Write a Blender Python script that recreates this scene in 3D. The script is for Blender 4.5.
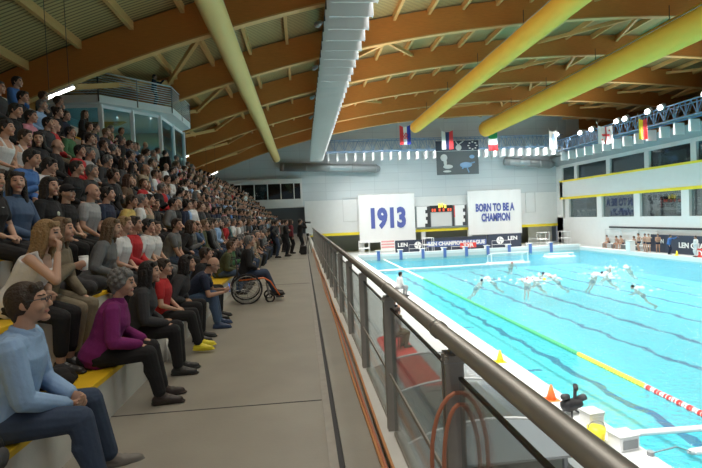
import bpy, bmesh, math, random
import numpy as np
from mathutils import Vector, Matrix
R = math.radians
for o in list(bpy.data.objects): bpy.data.objects.remove(o)
scene = bpy.context.scene
COL = scene.collection
rng = random.Random(1913)

# ---------------------------------------------------------------- camera
F, CX, CY, VX, VY, ROLL, EYE = 475.0, 351.0, 234.0, 302.5, 220.0, R(2.4), 1.65
_c, _s = math.cos(ROLL), math.sin(ROLL)
_ux = (VX-CX)*_c - (VY-CY)*_s; _uy = (VX-CX)*_s + (VY-CY)*_c
PITCH = math.atan(-_uy/F); YAW = math.atan(-_ux*math.cos(PITCH)/F)
fw = Vector((math.sin(YAW)*math.cos(PITCH), math.cos(YAW)*math.cos(PITCH), -math.sin(PITCH)))
r0 = Vector((math.cos(YAW), -math.sin(YAW), 0)); u0 = r0.cross(fw)
rt = r0*_c - u0*_s; up = u0*_c + r0*_s
cam_data = bpy.data.cameras.new('camera'); cam = bpy.data.objects.new('camera', cam_data); COL.objects.link(cam)
cam_data.sensor_width = 36; cam_data.lens = 36*F/702; cam_data.clip_start = .05; cam_data.clip_end = 300
m = Matrix((rt, up, -fw)).transposed().to_4x4(); m.translation = (0, 0, EYE)
cam.matrix_world = m
scene.camera = cam

# ---------------------------------------------------------------- world, large lights, exposure
w = bpy.data.worlds.new('world'); scene.world = w; w.use_nodes = True
w.node_tree.nodes['Background'].inputs[0].default_value = (.80, .88, 1.0, 1)
w.node_tree.nodes['Background'].inputs[1].default_value = .20
def area(name, loc, direction, sx, sy, watts, color=(1,1,1), spread=180):
    d = bpy.data.lights.new(name, 'AREA'); d.shape = 'RECTANGLE'; d.size = sx; d.size_y = sy; d.energy = watts
    d.color = color; d.spread = R(spread)
    o = bpy.data.objects.new(name, d); COL.objects.link(o); o.location = loc
    z = -Vector(direction).normalized(); y = Vector((0,1,0)) if abs(z.y) < .9 else Vector((1,0,0))
    x = y.cross(z).normalized(); y = z.cross(x)
    mm = Matrix((x, y, z)).transposed().to_4x4(); mm.translation = loc; o.matrix_world = mm
    return o
area('gantry_floods', (2.72, 28, 9.25), (.72, 0, -1), .4, 52, 7000, (1, .98, .95), 104)
area('gantry_floods_far_side', (30.3, 30, 8.55), (-.6, 0, -1), .4, 44, 6000, (1, .98, .95), 112)
area('end_wall_floods', (17, 55.6, 9.3), (0, -.45, -1), 28, .4, 1500, (1, .98, .95), 125)
area('end_wall_wash', (17, 51.0, 9.8), (0, .75, -.75), 28, .4, 330, (.95, 1, 1), 110)
area('roof_uplights', (4.2, 28, 9.3), (.75, 0, 1), .4, 52, 760, (1, .87, .68), 150)
area('roof_uplights_far_side', (29.4, 30, 9.9), (-.6, 0, 1), .4, 44, 560, (1, .90, .76), 170)
area('gallery_fill', (34.6, 40, 2.85), (-.1, 0, -1), .3, 30, 160, (1, .98, .95), 170)  # added light that brings up the gallery interior, no fixture behind it
area('glazed_box_fill', (-9.2, 26.4, 7.1), (.3, 0, -1), 1, 4, 26, (.85, 1, 1), 170)  # added inside the box to lighten it, so the panes read teal
area('walkway_fill', (-.2, 14, 8.4), (.1, 0, -1), .4, 44, 860, (1, .92, .80), 140)  # bare strip without a fixture, set to brighten walkway and stand
vs = scene.view_settings; vs.view_transform = 'Standard'; vs.look = 'None'; vs.gamma = 1; vs.use_curve_mapping = False
vs.exposure = 0.0

# ---------------------------------------------------------------- materials
MAT = {}
def mat(name, color, rough=.6, metal=0, noise=0, nscale=8, bump=0, bscale=30, emit=0, alpha=None, coat=0, detail=4, stretch=(1,1,1)):
    if name in MAT: return MAT[name]
    mt = bpy.data.materials.new(name); mt.use_nodes = True; nt = mt.node_tree; b = nt.nodes['Principled BSDF']
    b.inputs['Base Color'].default_value = (*color, 1); b.inputs['Roughness'].default_value = rough; b.inputs['Metallic'].default_value = metal
    if emit:
        b.inputs['Emission Color'].default_value = (*color, 1); b.inputs['Emission Strength'].default_value = emit
    if noise or bump:
        tc = nt.nodes.new('ShaderNodeTexCoord'); mp = nt.nodes.new('ShaderNodeMapping'); mp.inputs['Scale'].default_value = stretch
        nt.links.new(tc.outputs['Object'], mp.inputs[0])
    if noise:
        n = nt.nodes.new('ShaderNodeTexNoise'); n.inputs['Scale'].default_value = nscale; n.inputs['Detail'].default_value = detail
        nt.links.new(mp.outputs[0], n.inputs['Vector'])
        mx = nt.nodes.new('ShaderNodeMix'); mx.data_type = 'RGBA'
        mx.inputs[6].default_value = (*[c*(1-noise) for c in color], 1); mx.inputs[7].default_value = (*[min(1, c*(1+noise)) for c in color], 1)
        nt.links.new(n.outputs['Fac'], mx.inputs[0]); nt.links.new(mx.outputs[2], b.inputs['Base Color'])
    if bump:
        n2 = nt.nodes.new('ShaderNodeTexNoise'); n2.inputs['Scale'].default_value = bscale; n2.inputs['Detail'].default_value = 3
        bp = nt.nodes.new('ShaderNodeBump'); bp.inputs['Strength'].default_value = bump; bp.inputs['Distance'].default_value = .02
        nt.links.new(mp.outputs[0], n2.inputs['Vector']); nt.links.new(n2.outputs['Fac'], bp.inputs['Height']); nt.links.new(bp.outputs[0], b.inputs['Normal'])
    MAT[name] = mt; return mt
def tinted(name, rough, bump=0, bscale=20, noise=0, nscale=20):
    """one material whose colour is each object's own colour"""
    mt = mat(name, (.5, .5, .5), rough, bump=bump, bscale=bscale); nt = mt.node_tree
    oi = nt.nodes.new('ShaderNodeObjectInfo'); out = oi.outputs['Color']
    if noise:
        n = nt.nodes.new('ShaderNodeTexNoise'); n.inputs['Scale'].default_value = nscale; n.inputs['Detail'].default_value = 2
        tc = nt.nodes.new('ShaderNodeTexCoord'); nt.links.new(tc.outputs['Object'], n.inputs['Vector'])
        mr = nt.nodes.new('ShaderNodeMapRange'); mr.inputs[3].default_value = 1-noise; mr.inputs[4].default_value = 1+noise
        nt.links.new(n.outputs['Fac'], mr.inputs[0])
        mx = nt.nodes.new('ShaderNodeVectorMath'); mx.operation = 'SCALE'
        nt.links.new(out, mx.inputs[0]); nt.links.new(mr.outputs[0], mx.inputs['Scale']); out = mx.outputs[0]
    nt.links.new(out, nt.nodes['Principled BSDF'].inputs['Base Color'])
    return mt
def glassy(name, tint, gloss=.06, rough=.02, extra=0, bump=0, bscale=5, dist=.1):
    mt = bpy.data.materials.new(name); mt.use_nodes = True; nt = mt.node_tree; nt.nodes.clear()
    out = nt.nodes.new('ShaderNodeOutputMaterial'); tr = nt.nodes.new('ShaderNodeBsdfTransparent'); tr.inputs[0].default_value = (*tint, 1)
    gl = nt.nodes.new('ShaderNodeBsdfGlossy'); gl.inputs['Roughness'].default_value = rough
    mx = nt.nodes.new('ShaderNodeMixShader'); lw = nt.nodes.new('ShaderNodeFresnel'); lw.inputs['IOR'].default_value = 1.33
    mu = nt.nodes.new('ShaderNodeMath'); mu.operation = 'MULTIPLY_ADD'; mu.inputs[1].default_value = gloss; mu.inputs[2].default_value = extra; mu.use_clamp = True
    nt.links.new(lw.outputs[0], mu.inputs[0]); nt.links.new(mu.outputs[0], mx.inputs[0]); nt.links.new(tr.outputs[0], mx.inputs[1]); nt.links.new(gl.outputs[0], mx.inputs[2])
    nt.links.new(mx.outputs[0], out.inputs[0])
    if bump:
        tc = nt.nodes.new('ShaderNodeTexCoord'); n = nt.nodes.new('ShaderNodeTexNoise'); n.inputs['Scale'].default_value = bscale; n.inputs['Detail'].default_value = 5
        nt.links.new(tc.outputs['Object'], n.inputs['Vector'])
        bp = nt.nodes.new('ShaderNodeBump'); bp.inputs['Strength'].default_value = bump; bp.inputs['Distance'].default_value = dist
        nt.links.new(n.outputs['Fac'], bp.inputs['Height']); nt.links.new(bp.outputs[0], gl.inputs['Normal']); nt.links.new(bp.outputs[0], lw.inputs['Normal'])
    MAT[name] = mt; return mt
def pattern(name, c1, c2, scale, axis='X', rough=.6, width=None, kind='wave'):
    mt = mat(name, c1, rough); nt = mt.node_tree; b = nt.nodes['Principled BSDF']
    tc = nt.nodes.new('ShaderNodeTexCoord')
    if kind == 'wave':
        n = nt.nodes.new('ShaderNodeTexWave'); n.bands_direction = axis; n.inputs['Scale'].default_value = scale; n.inputs['Distortion'].default_value = 0
        nt.links.new(tc.outputs['Object'], n.inputs[0])
        rp = nt.nodes.new('ShaderNodeValToRGB'); w_ = width or .5
        rp.color_ramp.elements[0].position = max(0, w_-.06); rp.color_ramp.elements[1].position = min(1, w_+.06)
        rp.color_ramp.elements[0].color = (*c2, 1); rp.color_ramp.elements[1].color = (*c1, 1)
        nt.links.new(n.outputs['Fac'], rp.inputs[0]); nt.links.new(rp.outputs[0], b.inputs['Base Color'])
    else:
        mp = nt.nodes.new('ShaderNodeMapping'); nt.links.new(tc.outputs['Object'], mp.inputs[0])
        if axis == 'Y': mp.inputs['Rotation'].default_value = (R(90), 0, 0)
        if axis == 'X': mp.inputs['Rotation'].default_value = (R(90), 0, R(90))
        n = nt.nodes.new('ShaderNodeTexBrick'); n.offset = 0 if kind == 'grid' else .5
        n.inputs['Scale'].default_value = 1; n.inputs['Brick Width'].default_value = scale[0]; n.inputs['Row Height'].default_value = scale[1]
        n.inputs['Mortar Size'].default_value = scale[2]; n.inputs['Color1'].default_value = (*c1, 1); n.inputs['Color2'].default_value = (*[c*.94 for c in c1], 1)
        n.inputs['Mortar'].default_value = (*c2, 1)
        nt.links.new(mp.outputs[0], n.inputs[0]); nt.links.new(n.outputs[0], b.inputs['Base Color'])
    return mt

mat('concrete', (.285, .268, .232), .40, noise=.22, nscale=1.6, bump=.05, bscale=40, detail=8)
mat('tier_concrete', (.60, .60, .58), .7, noise=.18, nscale=3, bump=.1, bscale=60, detail=6)
mat('yellow', (.78, .50, .02), .45, noise=.08, nscale=5)
mat('yellow_trim', (.86, .70, .04), .5)
mat('glulam', (.55, .205, .045), .5, noise=.20, nscale=3, stretch=(1, 14, 10))
mat('purlin', (.62, .36, .13), .55, noise=.15, nscale=3, stretch=(10, 1, 10))
pattern('decking', (.48, .34, .14), (.18, .12, .05), 1.7, 'Y', .7, .3)
mat('plain_deck', (.46, .34, .16), .7)
mat('white_wall', (.72, .74, .74), .55, noise=.04, nscale=2)
pattern('cladding', (.60, .655, .68), (.50, .55, .58), (3.0, 1.0, .03), 'Y', .5, kind='grid')
mat('blue_steel', (.22, .36, .56), .45, noise=.1)
mat('baffle_white', (.78, .80, .80), .5)
mat('dark_metal', (.03, .035, .04), .5); mat('black', (.012, .012, .014), .6); mat('charcoal', (.05, .05, .055), .7)
mat('steel', (.35, .345, .335), .48, .9, noise=.15, nscale=6, bump=.03, bscale=200)
mat('steel_dull', (.33, .31, .28), .5, .35, noise=.2, nscale=10)
mat('gasket', (.02, .02, .02), .5)
mat('white', (.82, .83, .83), .45); mat('grey', (.27, .29, .30), .6); mat('light_grey', (.58, .60, .60), .6)
mat('red', (.75, .06, .05), .5); mat('red_mat', (.62, .07, .06), .8, noise=.1); mat('orange', (.95, .22, .05), .5); mat('yellow_plastic', (.90, .75, .05), .45)
mat('navy_board', (.035, .045, .075), .5); mat('navy_ink', (.09, .12, .38), .6); mat('blue_panel', (.10, .16, .42), .5)
mat('duct_fabric', (.95, .54, .06), .7, noise=.06, nscale=1.2, bump=.25, bscale=2.2)
mat('duct_pale', (.74, .54, .20), .7, noise=.06, nscale=1.2, bump=.25, bscale=2.2)
mat('duct_metal', (.36, .39, .40), .4, .6)
mat('hose', (.52, .20, .12), .5); mat('hose_orange', (.55, .25, .10), .6)
mat('lamp', (1, .99, .96), .5, emit=14); mat('tube_lamp', (1, .98, .88), .5, emit=5); mat('screen_red', (.9, .10, .04), .5, emit=.6); mat('screen_yellow', (.95, .75, .1), .5, emit=.9)
pattern('pool_tile', (.15, .76, .86), (.11, .66, .80), (.5, .5, .015), 'Z', .4, kind='grid')
mat('lane_line', (.002, .035, .24), .5); mat('pool_side', (.28, .66, .82), .4)
mat('pool_deck', (.45, .47, .46), .45, noise=.08, nscale=2)
mat('float_green', (.07, .38, .17), .5); mat('float_yellow', (.85, .72, .08), .5); pattern('float_red', (.80, .06, .05), (.85, .8, .8), 3.2, 'Y', .5, .35)
pattern('float_pale', (.80, .82, .70), (.75, .45, .3), .5, 'Y', .5, .3)
glassy('glass', (.86, .90, .90), .55, .02, .035)
glassy('window_glass', (.72, .80, .82), .7, .03, .05)
glassy('dark_window_glass', (.55, .62, .65), .7, .03, .04)
glassy('canopy_sheet', (.80, .83, .84), .35, .15, .05)
glassy('water', (.78, .975, 1.0), 1.15, .06, .01, bump=1.0, bscale=5.5, dist=.22)
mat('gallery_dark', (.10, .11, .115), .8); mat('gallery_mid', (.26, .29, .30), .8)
mat('eye', (.03, .02, .015), .3); mat('lips', (.42, .16, .13), .6); mat('brow', (.05, .03, .02), .8)
tinted('skin', .55, noise=.06, nscale=30); tinted('cloth', .92, bump=.55, bscale=13, noise=.10, nscale=5); tinted('hair', .60, bump=.8, bscale=60, noise=.16, nscale=30); tinted('leather', .5)
mat('lens_glass', (.02, .02, .03), .1)
def vcol(name):
    mt = mat(name, (.5, .5, .5), .85); nt = mt.node_tree; a = nt.nodes.new('ShaderNodeVertexColor'); a.layer_name = 'Col'
    nt.links.new(a.outputs[0], nt.nodes['Principled BSDF'].inputs['Base Color']); return mt
vcol('crowd_colours')
glassy('balcony_glass', (.50, .72, .76), .7, .04, .06)  # teal tint stands in for the pool's reflection in the panes
_nt = MAT['water'].node_tree; _df = _nt.nodes.new('ShaderNodeBsdfDiffuse'); _df.inputs[0].default_value = (.16, .80, .90, 1); _m2 = _nt.nodes.new('ShaderNodeMixShader'); _m2.inputs[0].default_value = .15
_mx = [n for n in _nt.nodes if n.type == 'MIX_SHADER' and n is not _m2 and n.inputs[1].is_linked][0]; _tr = _mx.inputs[1].links[0].from_socket
_nt.links.new(_tr, _m2.inputs[1]); _nt.links.new(_df.outputs[0], _m2.inputs[2]); _nt.links.new(_m2.outputs[0], _mx.inputs[1])

# ---------------------------------------------------------------- mesh helpers
def V(*a): return np.array(a, float)
def unit(v): v = np.asarray(v, float); n = np.linalg.norm(v); return v/n if n > 1e-9 else V(0, 0, 1)
def frame_of(d):
    d = unit(d); h = V(0, 0, 1) if abs(d[2]) < .9 else V(1, 0, 0); a = unit(np.cross(h, d)); return a, np.cross(d, a), d
class MB:
    def __init__(s): s.v = []; s.f = []; s.mi = []; s.n = 0
    def add(s, vs, fs, mi=0):
        vs = np.asarray(vs, float).reshape(-1, 3); s.v.append(vs); s.f += [tuple(int(i)+s.n for i in f) for f in fs]; s.mi += [mi]*len(fs); s.n += len(vs); return s
    def box(s, x0, x1, y0, y1, z0, z1, mi=0):
        vs = [(x, y, z) for z in (z0, z1) for y in (y0, y1) for x in (x0, x1)]
        return s.add(vs, [(0,2,3,1),(4,5,7,6),(0,1,5,4),(2,6,7,3),(0,4,6,2),(1,3,7,5)], mi)
    def bar(s, a, b, w, h, mi=0, upv=None):
        a, b = np.array(a, float), np.array(b, float); d = unit(b-a)
        x = unit(np.cross(V(*(upv or (0, 0, 1))) if abs(d[2]) < .95 or upv else V(1, 0, 0), d)); z = np.cross(d, x)
        vs = [p + x*sx*w/2 + z*sz*h/2 for p in (a, b) for sz in (-1, 1) for sx in (-1, 1)]
        return s.add(vs, [(0,1,3,2),(4,6,7,5),(0,4,5,1),(2,3,7,6),(0,2,6,4),(1,5,7,3)], mi)
    def loft(s, rings, closed=True, mi=0):
        n = len(rings[0]); vs = np.concatenate(rings); fs = []
        for k in range(len(rings)-1):
            for i in range(n): fs.append((k*n+i, k*n+(i+1) % n, (k+1)*n+(i+1) % n, (k+1)*n+i))
        if closed: fs.append(tuple(range(n))[::-1]); fs.append(tuple((len(rings)-1)*n+i for i in range(n)))
        return s.add(vs, fs, mi)
    def cap(s, a, b, ra, rb, n=10, mi=0, flat=None, h=2):
        """tapered capsule with rounded ends; flat=(axis, factor) squashes across one direction"""
        a, b = np.array(a, float), np.array(b, float); x, y, d = frame_of(b-a); rings = []
        th = np.arange(n)*2*math.pi/n
        for k in range(h+1):
            t = math.pi/2*(k/(h+.0) if k else .12/h); rings.append(a - d*ra*math.cos(t) + ra*math.sin(t)*(np.cos(th)[:, None]*x+np.sin(th)[:, None]*y))
        for k in range(h, -1, -1):
            t = math.pi/2*(k/(h+.0) if k else .12/h); rings.append(b + d*rb*math.cos(t) + rb*math.sin(t)*(np.cos(th)[:, None]*x+np.sin(th)[:, None]*y))
        if flat is not None:
            ax, fac = unit(flat[0]), flat[1]; c = (a+b)/2
            rings = [r - ((r-c)@ax)[:, None]*ax*(1-fac) for r in rings]
        return s.loft(rings, True, mi)
    def cyl(s, a, b, r, n=12, r2=None, mi=0):
        a, b = np.array(a, float), np.array(b, float); x, y, d = frame_of(b-a); th = np.arange(n)*2*math.pi/n
        c = np.cos(th)[:, None]*x+np.sin(th)[:, None]*y
        return s.loft([a+c*r, b+c*(r if r2 is None else r2)], True, mi)
    def tube(s, pts, r, n=8, mi=0, closed=False):
        pts = [np.array(p, float) for p in pts]; rings = []; th = np.arange(n)*2*math.pi/n; m_ = len(pts); px = None
        for i, p in enumerate(pts):
            d = unit((pts[(i+1) % m_] if closed or i < m_-1 else p) - (pts[i-1] if closed or i else p))
            if px is None: x, y, _ = frame_of(d)
            else: x = unit(px - d*(px@d)); y = np.cross(d, x)
            px = x; rr = r[i] if isinstance(r, (list, tuple)) else r
            rings.append(p + rr*(np.cos(th)[:, None]*x+np.sin(th)[:, None]*y))
        if closed: rings.append(rings[0])
        return s.loft(rings, not closed, mi)
    def ell(s, c, rad, M=None, n=14, m_=9, mi=0, fn=None):
        rings = []
        for k in range(m_+1):
            t = math.pi*(k if 0 < k < m_ else (.06 if k == 0 else m_-.06))/m_
            th = np.arange(n)*2*math.pi/n
            rings.append(np.stack([math.sin(t)*np.cos(th), math.sin(t)*np.sin(th), np.full(n, -math.cos(t))], 1)*np.array(rad))
        if fn: rings = [fn(r) for r in rings]
        if M is not None: rings = [r@np.asarray(M).T for r in rings]
        return s.loft([r+np.array(c) for r in rings], True, mi)
    def mesh(s, name, mats, smooth=False):
        me = bpy.data.meshes.new(name); me.from_pydata(np.concatenate(s.v).tolist() if s.v else [], [], s.f)
        for mm in (mats if isinstance(mats, (list, tuple)) else [mats]): me.materials.append(MAT[mm])
        if any(s.mi): me.polygons.foreach_set('material_index', s.mi)
        if smooth: me.polygons.foreach_set('use_smooth', [True]*len(me.polygons))
        bm = bmesh.new(); bm.from_mesh(me); bmesh.ops.recalc_face_normals(bm, faces=bm.faces); bm.to_mesh(me); bm.free()
        return me
    def build(s, name, mats, parent=None, smooth=False, bevel=0):
        me = s.mesh(name, mats, smooth); o = bpy.data.objects.new(name, me); COL.objects.link(o)
        if parent is not None: o.parent = parent
        if bevel:
            b = o.modifiers.new('edge', 'BEVEL'); b.width = bevel; b.segments = 2; b.limit_method = 'ANGLE'
        return o
def tag(o, label=None, cat=None, group=None, kind=None):
    if label: o['label'] = label
    if cat: o['category'] = cat
    if group: o['group'] = group
    if kind: o['kind'] = kind
    return o
def empty(name, loc=(0, 0, 0), rz=0, label=None, cat=None, group=None):
    o = bpy.data.objects.new(name, None); COL.objects.link(o); o.location = loc; o.rotation_euler = (0, 0, rz); o.empty_display_size = .2
    return tag(o, label, cat, group)
def structure(o): o['kind'] = 'structure'; return o
def dup(o, loc, rz=None, label=None, parent=None):
    c = o.copy(); COL.objects.link(c)
    if parent is not None: c.parent = parent
    else: c.location = loc
    if rz is not None: c.rotation_euler = (0, 0, rz)
    if label: c['label'] = label
    for ch in list(o.children): dup(ch, None, None, None, c)
    return c
def text(name, body, size, mt, parent, loc, rot, bold=.0, width=1.0, align='CENTER', extrude=.006):
    cu = bpy.data.curves.new(name, 'FONT'); cu.body = body; cu.size = size; cu.align_x = align; cu.align_y = 'CENTER'; cu.extrude = extrude; cu.offset = bold; cu.space_line = .95
    cu.resolution_u = 3
    o = bpy.data.objects.new(name, cu); COL.objects.link(o); o.parent = parent; o.location = loc; o.rotation_euler = rot; o.scale = (width, 1, 1); cu.materials.append(MAT[mt])
    me = bpy.data.meshes.new_from_object(o.evaluated_get(bpy.context.evaluated_depsgraph_get())); n = o.name; bpy.data.objects.remove(o); me.name = name
    o = bpy.data.objects.new(name, me); COL.objects.link(o); o.parent = parent; o.location = loc; o.rotation_euler = rot; o.scale = (width, 1, 1); return o
# ================================================================ THE HALL
WATER, DECK, ENDY, SIDEX = -2.95, -2.6, 58.0, 32.5
PX0, PX1, PY0, PY1 = 5.72, 30.6, 2.0, 50.1
_ax = [-16, -12, -9, -6, -3.8, 1, 4.4, 8, 12.9, 20, 27, 34.4, 41, 50]
_az = [4.3, 6.1, 7.25, 8.5, 9.2, 10.6, 11.4, 11.95, 12.35, 12.75, 12.75, 12.35, 11.6, 9.9]
_pf = np.polyfit(_ax, _az, 4)
def arch(x): return float(np.polyval(_pf, x))

# walkway and its edge
structure(MB().box(-1.74, .17, -4, 57.9, -.35, 0).build('floor', 'concrete'))
structure(MB().box(.21, .66, -4, 57.9, -.35, 0).build('floor_edge_strip', 'concrete'))
structure(MB().box(.17, .21, -4, 57.9, -.35, -.035).build('trim_1', 'charcoal'))
structure(MB().box(.105, .165, -4, 57.9, 0, .012).build('trim_2', 'steel_dull'))
structure(MB().box(.50, .66, -4, 57.9, 0, .07).build('trim_3', 'tier_concrete'))
for y in (4.3, 12.4, 20.5, 28.6):
    structure(MB().box(-1.74, .10, y-.006, y+.006, 0, .003).build('floor_joint_line', 'charcoal'))
structure(MB().box(.56, .66, -4, 57.9, -2.6, -.35).build('wall_under_walkway', 'tier_concrete'))
# stands: each tier is the seat of one row and the footboard of the next
SEAT = [.40, .92, 1.42, 1.90, 2.42, 3.0, 3.6, 4.2]
RUN = .62
for k, z in enumerate(SEAT):
    x = -1.74 - RUN*k
    t = structure(MB().box(-8.6, x, -4, 57.9, (SEAT[k-1]-.02 if k else -.35), z-.05).build('floor_stand_tier', 'tier_concrete'))
    MB().box(x-RUN, x+.015, -4, 57.9, z-.05, z).build('yellow_seat_slab', 'yellow', t, bevel=.008)
structure(MB().box(-11.6, -6.7, -4, 57.9, 3.9, 4.75).build('floor_upper_gangway', 'tier_concrete'))
structure(MB().box(-11.9, -11.5, -4, 57.9, 3.5, 8).build('wall_left', 'glulam'))
structure(MB().box(-16, -10, -5, 60, 3.0, 3.9).build('floor_under_stand', 'tier_concrete'))
# roof: deck, purlins, arched beams
xs = np.linspace(-15.5, 50, 44)
def ribbon(mb, xs, y0, y1, zlo, zhi, mi=0):
    rings = [V((x, y0, zlo(x)), (x, y1, zlo(x)), (x, y1, zhi(x)), (x, y0, zhi(x))) for x in xs]
    mb.loft([np.array(r) for r in rings], True, mi)
    return mb
structure(ribbon(MB(), xs, -6, 62, lambda x: arch(x)+1.45, lambda x: arch(x)+1.6).build('ceiling', 'decking'))
BEAMS = [-6.6, 0, 6.65, 13.3, 20, 26.65, 33.3, 40, 46.65, 53.3, 59.4]
for y in BEAMS:
    structure(ribbon(MB(), xs, y-.14, y+.14, arch, lambda x: arch(x)+1.36).build('roof_beam', 'glulam'))
    structure(ribbon(MB(), xs, y-.17, y+.17, lambda x: arch(x)-.07, arch).build('roof_beam_soffit_trim', 'purlin'))
for x in np.arange(-12.4, 48, 2.0):
    z = arch(x)
    structure(MB().box(x-.08, x+.08, -6, 61, z+1.08, z+1.42).build('roof_purlin_beam', 'purlin'))
for i, y in enumerate(BEAMS[1:-1]):
    y1 = BEAMS[i+2]
    for x0, dx in ((-3.8, -3.0), (-9.6, 3.0), (5.2, -3.4), (5.2, 3.0), (20.5, 3), (20.5, -3), (36, -3), (36, 3)):
        if (i % 2 and abs(x0-5.2) < .1) or (x0 < 0 and 10 < y < 15): continue
        structure(MB().bar((x0, y+.15, arch(x0)+.12), (x0+dx, y1-.15, arch(x0+dx)+1.0), .16, .22).build('roof_brace_beam', 'purlin'))

# end wall
bm = MB()
bm.box(-16, 34, ENDY, ENDY+.4, 3.25, 15)
bm.box(.3, 34, ENDY, ENDY+.4, -.12, 3.25)
structure(bm.build('wall_end', 'cladding'))
bm = MB(); bm.box(.35, SIDEX, ENDY-.05, ENDY, -.12, 3.9); structure(bm.build('wall_end_lower_panel', 'white_wall'))
structure(MB().box(-16, 36, ENDY+.4, ENDY+.5, 3.2, 15).build('wall_end_backing', 'white_wall'))
structure(MB().box(.4, SIDEX, ENDY-.12, ENDY+3, -.45, -.12).build('trim_4', 'yellow_trim'))
structure(MB().box(.4, 34, ENDY+3.0, ENDY+3.2, DECK, -.45).build('wall_end_recess', 'gallery_mid'))
structure(MB().box(.3, .5, ENDY-.05, ENDY+3, DECK, -.45).build('wall_end_recess_side', 'white_wall'))
for x in (7.2, 14.9, 20.9):
    structure(MB().box(x-.25, x+.25, ENDY-.1, ENDY+.3, DECK, -.45).build('end_pillar', 'white_wall'))
structure(MB().box(29.3, SIDEX, ENDY+1.4, ENDY+1.6, DECK, -.45).build('wall_end_corner', 'white_wall'))
structure(MB().box(-8.6, .3, ENDY+1.5, ENDY+1.7, 0, 3.25).build('wall_passage_back', 'gallery_dark'))
structure(MB().box(-16, -4.6, ENDY-.05, ENDY+.2, 0, 8).build('wall_end_stand_side', 'cladding'))
for x0, x1, z0, z1 in ((4.95, 6.75, 1.2, 4.15), (28.3, 29.6, 1.4, 4.0)):
    bm = MB(); bm.box(x0, x1, ENDY-.09, ENDY-.05, z0, z0+.06); bm.box(x0, x1, ENDY-.09, ENDY-.05, z1-.06, z1); bm.box(x0, x0+.06, ENDY-.09, ENDY-.05, z0, z1); bm.box(x1-.06, x1, ENDY-.09, ENDY-.05, z0, z1)
    structure(bm.build('trim_5', 'light_grey'))
# control room with a strip window over the passage
bm = MB(); bm.box(-9, .15, ENDY-1, ENDY+.2, 6.05, 6.6); bm.box(-9, .15, ENDY-1, ENDY+.2, 3.25, 4.2); bm.box(-.1, .15, ENDY-1, ENDY+.2, 4.2, 6.05)
box = structure(bm.build('wall_control_room', 'white_wall'))
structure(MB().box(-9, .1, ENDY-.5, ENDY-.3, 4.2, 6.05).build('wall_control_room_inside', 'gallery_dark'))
wn = structure(MB().box(-9, -.1, ENDY-.92, ENDY-.9, 4.2, 6.05).build('window_1', 'dark_window_glass'))
for x in np.arange(-8.6, -.1, 1.55): MB().box(x-.05, x+.05, ENDY-.98, ENDY-.88, 4.2, 6.05).build('mullion', 'white', wn)

# side building with two galleries behind glass
structure(MB().box(SIDEX, SIDEX+.4, 0, ENDY, DECK-.2, .62).build('wall_right', 'white_wall'))
structure(MB().box(SIDEX-.12, SIDEX, 30, 47.5, -.55, -.38).build('trim_6', 'charcoal'))
structure(MB().box(SIDEX, SIDEX+.4, 0, 57.2, 3.0, 5.15).build('wall_right_balcony', 'white_wall'))
structure(MB().box(SIDEX-.06, SIDEX+.42, 0, 57.2, 2.86, 3.12).build('trim_7', 'yellow_trim'))
structure(MB().box(SIDEX-.06, SIDEX+.42, 0, 57.2, 5.0, 5.2).build('trim_8', 'yellow_trim'))
structure(MB().box(SIDEX+.4, SIDEX+5, 0, ENDY, .4, .6).build('floor_gallery', 'gallery_mid'))
structure(MB().box(SIDEX+.4, SIDEX+5, 0, ENDY, 2.9, 3.1).build('ceiling_gallery', 'gallery_mid'))
structure(MB().box(SIDEX+4, SIDEX+4.2, 0, ENDY, .4, 8).build('wall_gallery_back', 'gallery_mid'))
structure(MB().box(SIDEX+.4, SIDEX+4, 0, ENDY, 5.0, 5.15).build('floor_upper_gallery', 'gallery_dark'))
structure(MB().box(SIDEX, SIDEX+1, 56.6, ENDY, -2.6, 7).build('wall_right_corner', 'white_wall'))
for y in (55.6, 49.25, 43.35, 37.45, 31.2, 25):
    structure(MB().box(SIDEX-.02, SIDEX+.45, y-.42, y+.42, .6, 2.9).build('gallery_pillar', 'white_wall'))
for i, (a, b) in enumerate(((49.7, 55.2), (43.8, 48.8), (37.9, 42.9), (31.6, 37.0))):
    structure(MB().box(SIDEX+.2, SIDEX+.22, a, b, .6, 2.9).build('window_%d' % (i+2), 'window_glass'))
for y in (53.6, 47.6, 41.9, 36.5, 30.6):
    structure(MB().box(SIDEX-.02, SIDEX+.45, y-.3, y+.3, 5.15, 7.0).build('gallery_pillar', 'light_grey'))
for i, (a, b) in enumerate(((53.9, 56.6), (47.9, 53.3), (42.2, 47.3), (36.8, 41.6), (31, 36.2))):
    structure(MB().box(SIDEX+.2, SIDEX+.22, a, b, 5.15, 7.0).build('window_%d' % (i+6), 'dark_window_glass'))
structure(MB().box(SIDEX-.03, SIDEX+.5, 0, 57.2, 6.75, 7.1).build('trim_9', 'light_grey'))
bm = MB(); bm.loft([V((SIDEX-.03, 0, 7.1), (SIDEX-1.0, 0, 8.1), (SIDEX+.6, 0, 8.1), (SIDEX+.6, 0, 7.1)), V((SIDEX-.03, ENDY, 7.1), (SIDEX-1.0, ENDY, 8.1), (SIDEX+.6, ENDY, 8.1), (SIDEX+.6, ENDY, 7.1))])
structure(bm.build('trim_10', 'grey'))
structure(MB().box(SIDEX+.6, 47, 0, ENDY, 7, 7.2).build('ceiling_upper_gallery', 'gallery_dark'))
structure(MB().box(47, 47.2, 0, ENDY, 7, 15).build('wall_right_upper', 'plain_deck'))

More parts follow.
